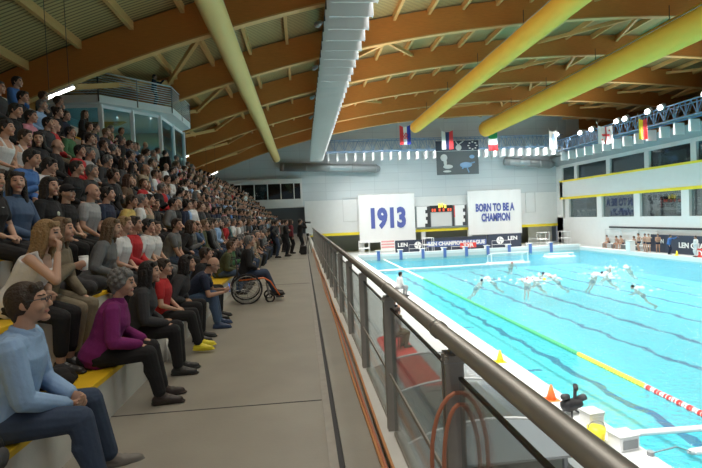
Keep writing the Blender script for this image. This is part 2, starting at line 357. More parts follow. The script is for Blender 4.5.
# pool hall floor and pool shell
bm = MB(); bm.box(.66, PX0, -4, 62, DECK-.3, DECK); bm.box(PX1, SIDEX+.2, -4, 62, DECK-.3, DECK); bm.box(PX0, PX1, PY1, 62, DECK-.3, DECK); bm.box(PX0, PX1, -4, PY0, DECK-.3, DECK)
structure(bm.build('floor_pool_deck', 'pool_deck'))
BOT = -4.5
structure(MB().box(PX0, PX1, PY0, PY1, BOT-.2, BOT).build('floor_pool_basin', 'pool_tile'))
bm = MB(); bm.box(PX0-.2, PX0, PY0, PY1, BOT, DECK-.3); bm.box(PX1, PX1+.2, PY0, PY1, BOT, DECK-.3); bm.box(PX0, PX1, PY1, PY1+.2, BOT, DECK-.3); bm.box(PX0, PX1, PY0-.2, PY0, BOT, DECK-.3)
structure(bm.build('wall_pool_basin', 'pool_side'))
bm = MB(); bm.box(PX0, PX0+.03, PY0, PY1, WATER-.3, DECK-.005); bm.box(PX0, PX1, PY1-.03, PY1, WATER-.3, DECK+.25)
structure(bm.build('trim_11', 'light_grey'))
structure(MB().box(PX0-1.1, PX0+.03, PY0, PY1, DECK-.05, DECK+.012).build('trim_13', 'white_wall'))
structure(MB().box(PX1-.02, PX1+.5, PY0, PY1, WATER-.12, DECK+.012).build('trim_14', 'white_wall'))
structure(MB().box(PX0, PX1, PY1-.04, PY1+.55, DECK, DECK+.28).build('trim_12', 'white_wall'))
def wavy(x, y0, y1, wd):  # ragged outline imitates refraction by the rippling water
    bm = MB(); rows = []; n = int((y1-y0)/.35)
    for i in range(n+1):
        y = y0+(y1-y0)*i/n; d = .09*math.sin(y*2.3+x)+rng.uniform(-.09, .09); ww = wd*rng.uniform(.45, 1.35)
        rows.append(V((x+d-ww, y, BOT+.006), (x+d+ww, y, BOT+.006), (x+d+ww, y, BOT+.001), (x+d-ww, y, BOT+.001)))
    return bm.loft(rows)
for x in (9.9, 14.35, 17.15, 20.3, 23.1, 26.0, 28.5):
    structure(wavy(x, PY0+2, PY1-2, .15).build('floor_lane_line', 'lane_line'))
for y in (17.2, 24.5, 33):
    structure(MB().box(6.6, 8.9, y, y+.22, BOT, BOT+.006).build('floor_cross_line', 'lane_line'))
wb = MB(); wb.add(V((PX0, PY0, WATER), (PX1, PY0, WATER), (PX1, PY1, WATER), (PX0, PY1, WATER)), [(0, 1, 2, 3)])
wt = wb.build('pool_water', 'water'); structure(wt)

# ---------------------------------------------------------------- lighting gantries with hanging baffles
def gantry(name, label, axis, a0, a1, c, zt0, zt1, zb0, zb1, wd, step, lampside, mtruss, lamps):
    """truss along X or Y from a0 to a1 with its centre line at c; baffles hang crosswise between zb0 and zb1"""
    P = (lambda a, b, z: (c+b, a, z)) if axis == 'Y' else (lambda a, b, z: (a, c+b, z))
    mid = P((a0+a1)/2, 0, zt0); t = empty(name, mid, 0, label, 'lighting gantry')
    L = lambda a, b, z: tuple(V(*P(a, b, z))-V(*mid))
    hw = .55
    for b, z in ((-hw, zt0), (hw, zt0), (-hw, zt1), (hw, zt1)): MB().bar(L(a0, b, z), L(a1, b, z), .09, .09).build('chord', mtruss, t)
    bm = MB(); n = max(1, int((a1-a0)/1.1)); s_ = (a1-a0)/n
    for b in (-hw, hw):
        for i in range(n):
            u, v_ = a0+i*s_, a0+(i+1)*s_
            bm.bar(L(u, b, zt0), L((u+v_)/2, b, zt1), .045, .045); bm.bar(L((u+v_)/2, b, zt1), L(v_, b, zt0), .045, .045); bm.bar(L(u, b, zt0), L(u, b, zt1), .05, .05)
    for i in range(n+1): bm.bar(L(a0+i*s_, -hw, zt0), L(a0+i*s_, hw, zt0), .05, .05)
    bm.build('lattice', mtruss, t)
    MB().box(*sum(([min(p, q), max(p, q)] for p, q in zip(L(a0, -hw, zt0+.05), L(a1, hw, zt0+.08))), [])).build('catwalk', 'dark_metal' if mtruss != 'blue_steel' else 'grey', t)
    i = 0; a = a0+.3
    while a < a1 and i < 96:
        bm = MB(); p, q = L(a-.02, -wd, zb0), L(a+.02, wd, zb1)
        bm.box(*sum(([min(u, v_), max(u, v_)] for u, v_ in zip(p, q)), []))
        p, q = L(a-.09, lampside*wd-.015, zb0), L(a+.09, lampside*wd+.015, zb1)
        bm.box(*sum(([min(u, v_), max(u, v_)] for u, v_ in zip(p, q)), []))
        bm.build('baffle', 'baffle_white', t); a += step; i += 1
    for la in lamps:
        f = MB(); f.cap(L(la, lampside*.75, zt1-.05), L(la, lampside*.75, zt1+.12), .2, .26, 10); f.bar(L(la, lampside*.5, zt1), L(la, lampside*.75, zt1), .05, .05)
        fo = f.build('floodlight', 'grey', t, True)
        d = MB(); d.cap(L(la, lampside*.98, zt1+.02), L(la, lampside*1.02, zt1-.02), .20, .20, 12); d.build('lens', 'lamp', fo, True)
    return t
gantry('lighting_gantry', 'long overhead gantry of overlapping white baffles above the walkway rail', 'Y', 5, 55.4, 1.9, 9.5, 10.28, 8.28, 9.42, .72, 1.05, 1, 'dark_metal', ())  # dark truss and catwalk: their shadow is put into the colour
gantry('lighting_gantry', 'blue lattice gantry with white baffles across the end wall', 'X', 3.0, 32, 55.8, 9.4, 10.7, 8.32, 9.2, .9, 1.06, -1, 'blue_steel', (31.0,))
gantry('lighting_gantry', 'blue lattice gantry with floodlights above the glazed side galleries', 'Y', 8, 54, 31.0, 8.55, 9.75, 7.35, 8.3, .45, 1.55, -1, 'blue_steel', (48.5, 46.5, 42.6, 41.4, 38.5, 37.0, 32.6))
# lamp heads on the dark side of the overhead gantry
for y in (14, 19.5, 25, 31, 37):
    t = empty('spotlight', (1.1, y, 9.6), 0, None, 'spotlight', 'spotlights on the overhead gantry'); t['label'] = 'small grey spotlight clamped on the dark side of overhead gantry'
    MB().cap((0, 0, 0), (-.16, -.1, -.12), .09, .13, 10).build('housing', 'grey', t, True); MB().bar((.25, 0, .1), (0, 0, 0), .04, .04).build('bracket', 'dark_metal', t)

# ---------------------------------------------------------------- fabric air ducts
def duct(label, x, z, r, y0, y1, mt):
    t = empty('air_duct', (x, (y0+y1)/2, z), 0, label, 'air duct'); h = (y1-y0)/2; rings = []; n = 20
    for y in np.linspace(-h, h, 40):
        th = np.arange(n)*2*math.pi/n; sag = 1+.02*math.sin(y*1.3)
        rings.append(np.stack([r*sag*np.cos(th), np.full(n, y), r*np.sin(th)*(1+.04*np.cos(th*3))], 1))
    for k in (.8, .5, .2): rings.append(np.stack([r*k*np.cos(th), np.full(n, h+.5*r*(1-k)), r*k*np.sin(th)], 1))
    MB().loft(rings).build('fabric_sleeve', mt, t, True)
    for a in (35, 145):
        MB().cyl((r*1.01*math.cos(R(a)), -h, r*1.01*math.sin(R(a))), (r*1.01*math.cos(R(a)), h, r*1.01*math.sin(R(a))), .025, 6).build('seam_rail', 'duct_metal', t)
    for y in np.arange(-h+2, h, 6.65): MB().bar((0, y, r), (0, y, r+.9), .03, .03).build('hanger', 'dark_metal', t)
duct('pale green fabric duct running above the crowded stand', -2.65, 8.75, .43, -4, 55.0, 'duct_pale')
duct('slim yellow fabric duct ending behind the red and blue chequered flag', 12.2, 10.85, .60, -4, 49, 'duct_fabric')
duct('wide yellow fabric duct ending above the green, white and red flag', 20.6, 10.85, .86, -4, 51, 'duct_fabric')
for x0, x1, z, lb in ((-2.4, 9.2, 7.75, 'grey metal duct on end wall beneath the pale green sleeve'), (25.4, 31.4, 7.6, 'grey metal duct on end wall near the side galleries')):
    t = empty('metal_duct', ((x0+x1)/2, 57.2, z), 0, lb, 'air duct'); h = (x1-x0)/2
    MB().cyl((-h, 0, .3), (h, 0, -.25), .5, 18).build('pipe', 'duct_metal', t, True)
    for u in np.linspace(-h+.4, h-.2, 5): MB().cyl((u-.05, 0, -.55*u/(2*h)+.03), (u+.05, 0, -.55*u/(2*h)+.02), .53, 18).build('joint_ring', 'duct_metal', t, True)
    MB().cap((h, 0, -.25), (h+.1, 0, -.26), .5, .42, 16).build('end_cap', 'grey', t, True)

# ---------------------------------------------------------------- fluorescent tubes
for x, y, z, dx, dy, dz, lb in ((-6.2, 13.3, 5.24, .36, 0, .14, 'lit tube lamp hanging nearest, behind the heads of the top row'), (-7.8, 33.3, 6.17, .3, 0, .15, 'lit tube lamp beyond the glazed box, first of two'),
                       (-7.25, 40.0, 5.65, .5, 0, .22, 'lit tube lamp beyond the glazed box, second and farther one'), (-8.0, 28, 10.2, .3, 1.8, .15, 'long pale batten lamp under the roof behind the balcony')):
    t = empty('tube_lamp', (x, y, z), 0, lb, 'lamp')
    MB().cap((-dx, -dy, -dz), (dx, dy, dz), .035, .035, 10).build('tube', 'tube_lamp', t, True); MB().bar((-dx, -dy, -dz+.06), (dx, dy, dz+.06), .09, .05).build('housing', 'white', t)
    for s_ in (-.7, .7): MB().bar((dx*s_, dy*s_, dz*s_+.08), (dx*s_, dy*s_, arch(x)+.4-z), .012, .012).build('hanger', 'dark_metal', t)

# ---------------------------------------------------------------- glazed box with balcony above the stand
bal = [(-11.4, 22.4), (-8.8, 22.4), (-6.3, 25.0), (-6.3, 28.9), (-7.5, 30.2), (-11.4, 30.2)]
t = structure(empty('wall_balcony', (0, 0, 0)))
bm = MB(); bm.loft([np.array([(x, y, 7.28) for x, y in bal]), np.array([(x, y, 7.62) for x, y in bal])]); bm.build('balcony_slab', 'baffle_white', t)
ins = [(-11.4, 22.8), (-8.9, 22.8), (-7.0, 25.2), (-7.0, 30.0)]
for (xa, ya), (xb, yb) in zip(ins, ins[1:]):
    MB().bar((xa, ya, 6.0), (xb, yb, 6.0), .02, 2.6).build('pane', 'balcony_glass', t)
    MB().bar((xa, ya, 7.2), (xb, yb, 7.2), .1, .14).build('head_rail', 'white', t); MB().bar((xa, ya, 4.85), (xb, yb, 4.85), .1, .2).build('sill_rail', 'white', t)
for x, y in ins[1:]+[(-7.95, 24.0), (-7.0, 27.6)]: MB().box(x-.09, x+.09, y-.09, y+.09, 4.75, 7.3).build('post', 'white', t)
MB().box(-11.4, -11.3, 22.4, 30, 4.7, 7.3).build('inner_wall', 'light_grey', t)
MB().box(-11.4, -7.2, 30.0, 30.15, 4.7, 7.3).build('rear_wall', 'light_grey', t)
t = empty('balcony_railing', (-8.8, 26, 7.62), 0, 'silver railing of thin horizontal bars around the balcony over the stand', 'railing')
O = V(-8.8, 26, 7.62)
for (xa, ya), (xb, yb) in zip(bal[:4], bal[1:5]):
    a, b = V(xa, ya, 7.62)-O, V(xb, yb, 7.62)-O
    MB().tube([a+V(0, 0, 1.02), b+V(0, 0, 1.02)], .035).build('top_rail', 'light_grey', t, True)
    for q in range(8): MB().tube([a+V(0, 0, .10+q*.11), b+V(0, 0, .10+q*.11)], .020, 6).build('bar', 'light_grey', t, True)
    n = max(1, int(np.linalg.norm(b-a)/1.3))
    for q in range(n+1): MB().bar(a+(b-a)*q/n+V(0, 0, -.3), a+(b-a)*q/n+V(0, 0, 1.02), .05, .05).build('post', 'steel_dull', t)

# ---------------------------------------------------------------- walkway railing
t = empty('walkway_railing', (.60, 14, 0), 0, 'steel tube railing with glass panels along the walkway edge', 'railing')
Y0, Y1, S = .4, 28.9, 1.5
yl = lambda y: y-14
MB().tube([(0, yl(-2.5), 1.12), (0, yl(Y1), 1.12)], .036, 20).build('handrail', 'steel', t, True)
for y in (2.12, 3.8-.35, 8.2, 14.2): MB().cyl((0, yl(y-.025), 1.12), (0, yl(y+.025), 1.12), .041, 20).build('sleeve_joint', 'steel', t, True)
posts = [1.93+S*i for i in range(-2, 18)]
for y in posts:
    bm = MB(); bm.box(-.04, .04, yl(y-.028), yl(y-.014), -.15, 1.06); bm.box(-.04, .04, yl(y+.014), yl(y+.028), -.15, 1.06); bm.box(-.03, .03, yl(y-.05), yl(y+.05), 1.05, 1.066)
    p = bm.build('post', 'steel_dull', t)
    bm = MB(); bm.box(-.012, .012, yl(y-.012), yl(y+.012), 1.066, 1.10); [bm.cyl((-.045, yl(y+d), 1.03), (.045, yl(y+d), 1.03), .008, 8) for d in (-.021, .021)]; bm.build('bracket', 'steel', p)
for ya, yb in zip(posts, posts[1:]):
    g = MB().box(-.005, .005, yl(ya+.03), yl(yb-.10), .08, .985).build('glass_panel', 'glass', t)
    MB().box(-.008, .008, yl(ya+.03), yl(yb-.10), .985, .997).build('gasket', 'gasket', g); MB().box(-.03, -.02, yl(ya+.03), yl(yb-.10), .50, .525).build('mid_rail', 'steel_dull', g); MB().box(-.012, .012, yl(ya+.03), yl(yb-.10), .07, .10).build('shoe', 'steel_dull', g)
# hoses along the kerb and looped on the nearest post
for x, dz, r, mm, lb in ((.445, .012, .012, 'hose_orange', 'orange hose lying along the kerb, closest to the floor groove'), (.475, .013, .011, 'hose', 'brown hose lying in the middle of three along the kerb'), (.505-.03+.027, .083, .011, 'hose_orange', 'orange hose lying on top of the kerb against the posts')):
    pts = [(x+.010*math.sin(y*1.1+x*40), y, dz) for y in np.arange(-3, 27, .5)]
    tag(MB().tube(pts, r, 6).build('hose', mm, None, True), lb, 'hose')
for yy, hh, wd, lb in ((1.868, .90, .118, 'wider pinkish hose loop bent over beside the near railing post'), (1.845, .86, .075, 'narrower pinkish hose loop bent over beside the near railing post')):
    pts = [(.60-wd, yy, .015)] + [(.60-wd*math.cos(a), yy, .02+hh*.70+.30*hh*math.sin(a)) for a in np.linspace(0, math.pi, 14)] + [(.60+wd, yy, .05)]
    pts = [((x*1 if x < .62 else x), y, max(z, .1 if x > .5 else z)) for x, y, z in pts]
    tag(MB().tube(pts, .009, 8).build('hose', 'hose', None, True), lb, 'hose')
# ================================================================ THINGS AROUND THE POOL
def hang_banner(label, x0, x1, z0, z1, lines, size, y, bold):
    cx, cz = (x0+x1)/2, (z0+z1)/2; t = empty('wall_banner', (cx, y, cz), 0, label, 'banner'); hx, hz = (x1-x0)/2, (z1-z0)/2
    bm = MB(); n = 24; rings = []
    for i in range(n+1):
        x = -hx+2*hx*i/n; d = .02*math.sin(i*1.1); rings.append(V((x, d, -hz), (x, d-.015, -hz), (x, d-.015, hz), (x, d, hz)))
    bm.loft(rings).build('cloth', 'white', t); MB().cyl((-hx-.05, 0, hz+.02), (hx+.05, 0, hz+.02), .05, 8).build('top_rail', 'light_grey', t)
    MB().cyl((-hx, 0, -hz), (hx, 0, -hz), .04, 8).build('bottom_rail', 'light_grey', t)
    for s_, dx, dz, w_ in lines: text('lettering', s_, size, 'navy_ink', t, (dx, -.05, dz), (R(90), 0, 0), bold, w_)
    return t
hang_banner('white banner with the number 1913 in navy on end wall', 6.85, 13.8, -1.45, 4.4, (('1913', 0, -.12, .74),), 3.2, ENDY-.5, .17)
hang_banner('white banner reading BORN TO BE A CHAMPION on end wall', 20.55, 27.5, -1.1, 4.4, (('BORN TO BE A', 0, .55, .57), ('CHAMPION', .1, -.70, .55)), 1.30, ENDY-.5, .062)

# scoreboard recess between the banners
t = empty('scoreboard', (17.17, ENDY-.3, 1.4), 0, 'electronic scoreboard between the two white banners above yellow edge', 'scoreboard')
MB().box(-3.25, 3.3, -.05, .25, -1.32, 1.35).build('housing', 'gallery_mid', t)
for x0, x1 in ((-3.1, -1.6), (1.75, 3.2)):
    p = MB().box(x0, x1, -.10, -.04, -1.25, 1.3).build('team_panel', 'white', t)
    bm = MB(); sg = 1 if x0 > 0 else 1
    for q, wd in enumerate((.5, .2, .38, .15, .42, .2)): bm.box(x1-wd, x1, -.11, -.10, -1.25+q*.42, -1.25+(q+1)*.42)
    bm.build('dark_pattern', 'charcoal', p)
MB().box(-1.4, 1.4, -.12, -.04, .55, 1.35).build('display', 'black', t)
MB().box(-1.3, 1.3, -.07, -.05, -1.25, .5).build('blind', 'light_grey', t)
MB().box(1.4, 1.75, -.1, -.04, -.2, 1.25).build('red_panel', 'red', t)
for x in (-1.5, 1.5): MB().box(x-.1, x+.1, -.14, -.05, -1.3, 1.3).build('frame', 'charcoal', t)
for x, z, w_, h_ in ((-.35, 1.05, .28, .5), (.05, 1.1, .2, .5), (.4, 1.0, .25, .42)): MB().box(x, x+w_, -.14, -.12, z-.0, z+h_).build('clock_digit', 'screen_yellow', t)
for x in (-1.2, -.9, -.3, .2, .8, 1.1): MB().box(x, x+.2, -.14, -.12, .6, .95).build('score_digit', 'screen_red', t)

# see-through dark banner on the gantry
t = empty('hanging_banner', (18.5, 54.7, 8.2), 0, 'dark see-through banner with pale figures hanging from the end gantry', 'banner')
MB().box(-2.55, 2.55, -.02, .02, -1.95, .85).build('mesh_cloth', mat('mesh_grey', (.11, .12, .13), .7) and 'mesh_grey', t); MB().box(-2.6, 2.6, -.05, .05, .85, 2.0).build('dark_header', 'navy_board', t)
MB().cyl((-2.6, 0, .85), (2.6, 0, .85), .05, 8).build('rail', 'light_grey', t)
bm = MB(); bm.ell((-1.65, -.03, .05), (.42, .03, .42)); bm.ell((-1.5, -.03, -.5), (.2, .03, .4)); bm.ell((-1.2, -.03, -1.0), (.6, .03, .25)); bm.ell((-1.3, -.03, -1.55), (.5, .03, .12)); bm.build('swimmer_figure', 'light_grey', t, True)
bm = MB(); bm.ell((1.0, -.03, -.85), (.75, .03, .35)); bm.bar((.9, -.03, -.8), (2.1, -.03, -.55), .03, .16); bm.bar((1.0, -.03, -.9), (1.35, -.03, -1.75), .03, .14); bm.bar((.9, -.03, -.7), (.55, -.03, -1.3), .03, .16); bm.ell((1.75, -.03, .1), (.32, .03, .22)); bm.build('pale_blue_figure', 'blue_steel', t, True)
bm = MB(); bm.ell((.15, -.07, 1.2), (.36, .02, .34)); bm.bar((.1, -.07, 1.5), (.75, -.07, 1.95), .02, .12); bm.bar((.1, -.07, 1.5), (-.2, -.07, 1.95), .02, .1); bm.build('emblem', 'light_grey', t)
bm = MB()
for q in range(8): a = q*math.pi/4; bm.box(1.85+.5*math.cos(a)-.1, 1.85+.5*math.cos(a)+.1, -.07, -.055, 1.4+.42*math.sin(a)-.06, 1.4+.42*math.sin(a)+.06)
bm.build('star_ring', 'white', t)

# flags hanging on cords
def flag(label, x, y, z, wd, ht, face, stripes, extra=None, horizontal=False):
    """hangs from its two top corners; face 'end' looks down the pool, stripes = materials"""
    t = empty('flag', (x, y, z), 0, label, 'flag', None); n = len(stripes)
    nn = 5
    def P(u, v_):
        d = .10*math.sin(u*7+v_*3)*(.3+v_); return (u*wd-wd/2, d, -v_*ht - .10*ht*math.sin(math.pi*u)*(1-v_)*.9 + .02*u)
    for k, mm in enumerate(stripes):
        bm = MB(); rings = []
        if horizontal:
            for j in range(13): u = j/12; a, b = P(u, k/n), P(u, (k+1)/n); rings.append(V(a, b, (b[0], b[1]+.012, b[2]), (a[0], a[1]+.012, a[2])))
        else:
            for j in range(nn+1): u = (k+j/nn)/n; a, b = P(u, 0), P(u, 1); rings.append(V(a, b, (b[0], b[1]+.012, b[2]), (a[0], a[1]+.012, a[2])))
        bm.loft(rings).build('stripe', mm, t)
    if extra: extra(t, P)
    for u in (0, 1): MB().tube([P(u, 0), (P(u, 0)[0]*1.25, 0, .45)], .012, 5).build('cord', 'white', t)
    return t
mat('flag_red', (.78, .05, .06), .7); mat('flag_white', (.85, .85, .86), .7); mat('flag_blue', (.03, .05, .42), .7); mat('flag_navy', (.02, .035, .12), .7); mat('flag_green', (.02, .36, .12), .7); mat('flag_yellow', (.92, .68, .02), .7); mat('flag_pale_blue', (.35, .5, .72), .7)
def chequer(t, P):
    bm = MB()
    for i in range(4):
        for j in range(4):
            if (i+j) % 2 == 0:
                a = P(.28+i*.11, .34+j*.09); bm.box(a[0], a[0]+.14, a[1]-.03, a[1]-.01, a[2]-.18, a[2])
    bm.build('chequered_shield', 'flag_red', t)
flag('flag of red, white and blue upright bands with chequered shield', 11.72, 52, 11.65, 1.22, 2.15, 'end', ('flag_red', 'flag_white', 'flag_blue'), chequer)
flag('flag of white, dark blue and red upright bands, no emblem', 16.5, 52, 10.95, 1.3, 2.1, 'end', ('flag_white', 'flag_navy', 'flag_red'))
flag('flag of green, white and red bands, green on top', 21.8, 52, 10.7, 1.05, 2.15, 'end', ('flag_green', 'flag_white', 'flag_red'), None, True)
def pale_mark(t, P):
    bm = MB(); bm.ell((.02, -.09, -1.0), (.16, .02, .6)); bm.build('pale_blue_mark', 'flag_pale_blue', t)
flag('plain white flag with pale blue mark, hanging from the end gantry', 28.9, 52, 10.7, .9, 2.2, 'end', ('flag_white',), pale_mark)
def cross(t, P):
    bm = MB()
    for j in range(12):
        a, b = P(.5, j/12), P(.5, (j+1)/12); bm.bar((a[0], a[1]-.02, a[2]), (b[0], b[1]-.02, b[2]), .2, .015)
        a, b = P(j/12, .5), P((j+1)/12, .5); bm.bar((a[0], a[1]-.02, a[2]), (b[0], b[1]-.02, b[2]), .015, .2)
    bm.build('red_cross', 'flag_red', t)
    for u in (.24, .76):
        for v_ in (.24, .76): a = P(u, v_); bm = MB(); bm.box(a[0]-.09, a[0]+.09, a[1]-.03, a[1]-.01, a[2]-.03, a[2]+.03); bm.box(a[0]-.03, a[0]+.03, a[1]-.03, a[1]-.01, a[2]-.09, a[2]+.09); bm.build('small_cross', 'flag_red', t)
flag('white flag with a large red cross and four small crosses', 28.9, 42.6, 9.4, 1.45, 1.75, 'end', ('flag_white',), cross)
f = flag('narrow yellow and red flag hanging by the side gantry', 29.2, 38.0, 9.1, .75, 1.8, 'end', ('flag_yellow', 'flag_red'))

# advertising boards with lettering on the far deck
def board(label, x0, x1, z0, z1, y, mm, rz=0):
    t = empty('advertising_board', ((x0+x1)/2, y, z0), rz, label, 'board'); h = (x1-x0)/2
    MB().box(-h, h, -.03, .03, 0, z1-z0).build('panel', mm, t, bevel=.01)
    for u in (-h*.8, h*.8): MB().bar((u, .04, 0), (u, .5, 0), .05, .05).build('foot', 'grey', t); MB().bar((u, .05, (z1-z0)*.8), (u, .5, .02), .04, .04).build('strut', 'grey', t)
    return t
def ball(t, x, z, r):
    bm = MB(); bm.cyl((x, -.05, z), (x, -.035, z), r, 20); bm.build('ball_emblem', 'white', t)
    b = MB(); [b.bar((x+r*.9*math.cos(a), -.055, z+r*.9*math.sin(a)), (x+r*.25*math.cos(a+1), -.055, z+r*.25*math.sin(a+1)), .02, r*.12) for a in (0, 1.57, 3.14, 4.71)]; b.build('ball_seam', 'navy_board', t)
t = board('dark board reading LEN with a ball, beneath the 1913 banner', 10.6, 14.25, DECK, -1.2, 54.4, 'navy_board'); text('lettering', 'LEN', .62, 'white', t, (-.95, -.05, .85), (R(90), 0, 0), .02, 1.1); ball(t, .85, .75, .42)
t = board('long dark board reading LEN CHAMPIONS LEAGUE in white', 14.3, 21.6, DECK, -1.1, 54.4, 'navy_board'); MB().box(-3.6, 3.6, -.045, -.03, .45, 1.1).build('blue_band', 'blue_panel', t); text('lettering', 'LEN CHAMPIONS LEAGUE', .60, 'white', t, (0, -.06, .78), (R(90), 0, 0), .03, .98)
t = board('dark board reading LEN with a ball, beneath the lettered banner', 21.7, 25.9, DECK, -1.0, 54.4, 'navy_board'); text('lettering', 'LEN', .62, 'white', t, (1.0, -.05, 1.05), (R(90), 0, 0), .02, 1.1); ball(t, -.55, .85, .45)
t = board('small red board reading TYR before the dark boards', 17.9, 19.8, DECK+.28, -1.75, 53.0, 'red'); text('lettering', 'TYR', .55, 'white', t, (0, -.05, .26), (R(90), 0, 0), .02, 1.2)
t = board('poster board of pink and white rows on a pale stand', 8.75, 10.4, DECK+.3, -1.05, 53.6, 'white')
for q in range(3): MB().box(-.75, .75, -.05, -.03, .35+q*.32, .55+q*.32).build('pink_row', mat('pink', (.75, .38, .38)) and 'pink', t)
# side wall boards (they face the pool)
t = board('dark board reading LEN CHAMPIONS on the side deck by the team bench', -6.2, 6.2, DECK, -1.0, 0, 'navy_board'); t.location = (31.9, 34.6, DECK); t.rotation_euler.z = R(-90)
text('lettering', 'LEN CHAMPIONS LEAGUE', .62, 'white', t, (-2.9, -.05, .75), (R(90), 0, 0), .02, 1.0, 'LEFT'); text('emblem_lettering', 'LEN', .5, 'white', t, (-5.0, -.05, 1.0), (R(90), 0, 0), .02, 1.0)
t = board('red board at the pool edge near the dark side board', -1.1, 1.1, DECK, -1.9, 0, 'red'); t.location = (30.9, 33.6, DECK); t.rotation_euler.z = R(-90); text('lettering', 'TYR', .5, 'white', t, (-.45, -.05, .35), (R(90), 0, 0), .02, 1.2)

# starting blocks along the far edge
nth = ['first', 'second', 'third', 'fourth', 'fifth', 'sixth', 'seventh', 'eighth', 'ninth', 'tenth']
for i in range(9):
    t = empty('starting_block', (7.9+2.42*i, PY1+.3, DECK+.28), 0, 'white starting block on the far pool edge, %s from the walkway corner' % nth[i], 'starting block', 'starting blocks along the far edge')
    MB().box(-.22, .22, -.2, .2, 0, .28).build('pedestal', 'white', t, bevel=.02); MB().box(-.3, .3, -.32, .3, .28, .36).build('platform', 'light_grey', t, bevel=.01)
    MB().box(-.16, .16, -.40, -.345, -.75, .30).build('blue_pad', 'blue_panel', t)
# white frames and posts on the far deck
for x, y, lb in ((6.7, 52.4, 'white tubular stand at the walkway corner of the far deck'), (14.2, 53.2, 'white tubular stand between the first two dark boards'), (28.0, 53.2, 'white tubular stand on far deck beyond the lettered banner'), (31, 53.8, 'white tubular stand in the far corner near the galleries')):
    t = empty('tube_stand', (x, y, DECK), 0, lb, 'stand')
    for dx in (-.55, .55):
        for dy in (-.4, .4): MB().cyl((dx, dy, 0), (dx, dy, 1.6), .025, 8).build('leg', 'white', t)
    for z in (.8, 1.6): MB().tube([(-.55, -.4, z), (.55, -.4, z), (.55, .4, z), (-.55, .4, z)], .03, 6, closed=True).build('ring_rail', 'white', t)
    MB().box(-.5, .5, -.38, .38, .82, .86).build('seat', 'light_grey', t)
for x, lb in ((12.9, 'below the 1913 banner'), (17.8, 'under the scoreboard'), (22.6, 'below the lettered banner'), (27.0, 'at the far side of the lettered banner')):
    t = empty('barrier', (x, 52.55, DECK), 0, 'white tube barrier on the far deck '+lb, 'barrier')
    MB().tube([(-1.1, 0, 0), (-1.1, 0, .95), (1.1, 0, .95), (1.1, 0, 0)], .02, 6).build('frame', 'white', t); MB().tube([(-1.1, 0, .5), (1.1, 0, .5)], .022, 6).build('mid_rail', 'white', t)

# goals
def goal(label, x0, x1, y, ht, dp):
    t = empty('water_polo_goal', ((x0+x1)/2, y, WATER), 0, label, 'goal'); h = (x1-x0)/2
    MB().tube([(-h, 0, -.1), (-h, 0, ht), (h, 0, ht), (h, 0, -.1)], .045, 8).build('goal_frame', 'white', t)
    for s_ in (-h, h): MB().tube([(s_, 0, ht), (s_*.96, dp, ht*.75), (s_*.96, dp, 0), (s_, 0, .02)], .03, 6).build('side_frame', 'white', t)
    MB().box(-h-.2, h+.2, -.15, .15, -.09, .06).build('front_float', 'white', t, bevel=.04); MB().box(-h-.1, h+.1, dp-.12, dp+.1, -.08, .07).build('rear_float', 'white', t, bevel=.04)
    bm = MB()
    for u in np.linspace(-h, h, 15): bm.bar((u, 0, ht), (u, dp, ht*.75), .008, .008); bm.bar((u, dp, ht*.75), (u, dp, 0), .008, .008)
    for z in np.linspace(.1, ht*.75, 5): bm.bar((-h, dp, z), (h, dp, z), .008, .008)
    for v_ in (.3, .6): bm.bar((-h, dp*v_, ht*(1-.25*v_)), (h, dp*v_, ht*(1-.25*v_)), .008, .008)
    bm.build('net', 'white', t)
    return t
goal('white water polo goal with net floating at the far end', 16.4, 19.75, 40.3, .95, 1.0)
goal('low white floating frame behind the goal, near the far corner', 23.4, 25.9, 43.5, .35, .9)
# lane ropes
t = empty('lane_rope', (8.43, 28, WATER+.03), 0, 'long lane rope with green, yellow and red sections beside the near pool edge', 'lane rope')
def rope_section(y0, y1, mm):
    bm = MB(); L = y1-y0; n = max(4, int(L/.14)); rings = []; th = np.arange(8)*math.pi/4
    for i in range(n+1):
        for r_, d in ((.04, 0), (.075, .03), (.075, .09), (.04, .12)):
            rings.append(np.stack([r_*np.cos(th), np.full(8, y0-28+i*L/n+d), r_*np.sin(th)], 1))
    bm.loft(rings).build('float_section', mm, t)
rope_section(4, 10.95, 'float_red'); rope_section(11, 13.9, 'float_yellow'); rope_section(13.95, 33, 'float_green'); rope_section(33.1, 40, 'float_pale'); rope_section(40.1, 49.6, 'float_pale')
bm = MB(); bm.tube([(PX0+.05, 39.3, WATER+.04), (11, 39.8, WATER+.03), (16, 40.1, WATER+.04)], .09, 8)
tag(bm.build('float_line', 'white', None, True), 'white float line from the near edge to the goal', 'float line')
for pts, lb in (([(6.46, 8.81), (8.3, 8.76)], 'white float bar at near pool corner, farther one of two'), ([(6.95, 7.95), (8.3, 8.0)], 'white float bar at near pool corner, closer one tied by a cord')):
    t = empty('float_bar', (pts[0][0], pts[0][1], WATER+.03), 0, lb, 'float bar'); d = (pts[1][0]-pts[0][0], pts[1][1]-pts[0][1], 0)
    MB().bar((0, 0, 0), d, .15, .09).build('bar', 'white', t, bevel=.03); MB().cap((-.03, 0, 0), (.03, 0, 0), .06, .06).build('end_cap', 'light_grey', t, True)
    if 'tied' in lb: MB().tube([(0, 0, 0), (-.5, -.22, .25), (-1.25, -.55, .36)], .012, 6).build('cord', 'grey', t); MB().cyl((-1.25, -.55, .33), (-1.25, -.55, .40), .06, 10).build('hook', 'grey', t)
# ball
tag(MB().ell((15.6, 29.6, WATER+.06), (.11, .11, .11), None, 16, 10).build('water_polo_ball', 'yellow_plastic', None, True), 'yellow ball floating beside the splashing players', 'ball')

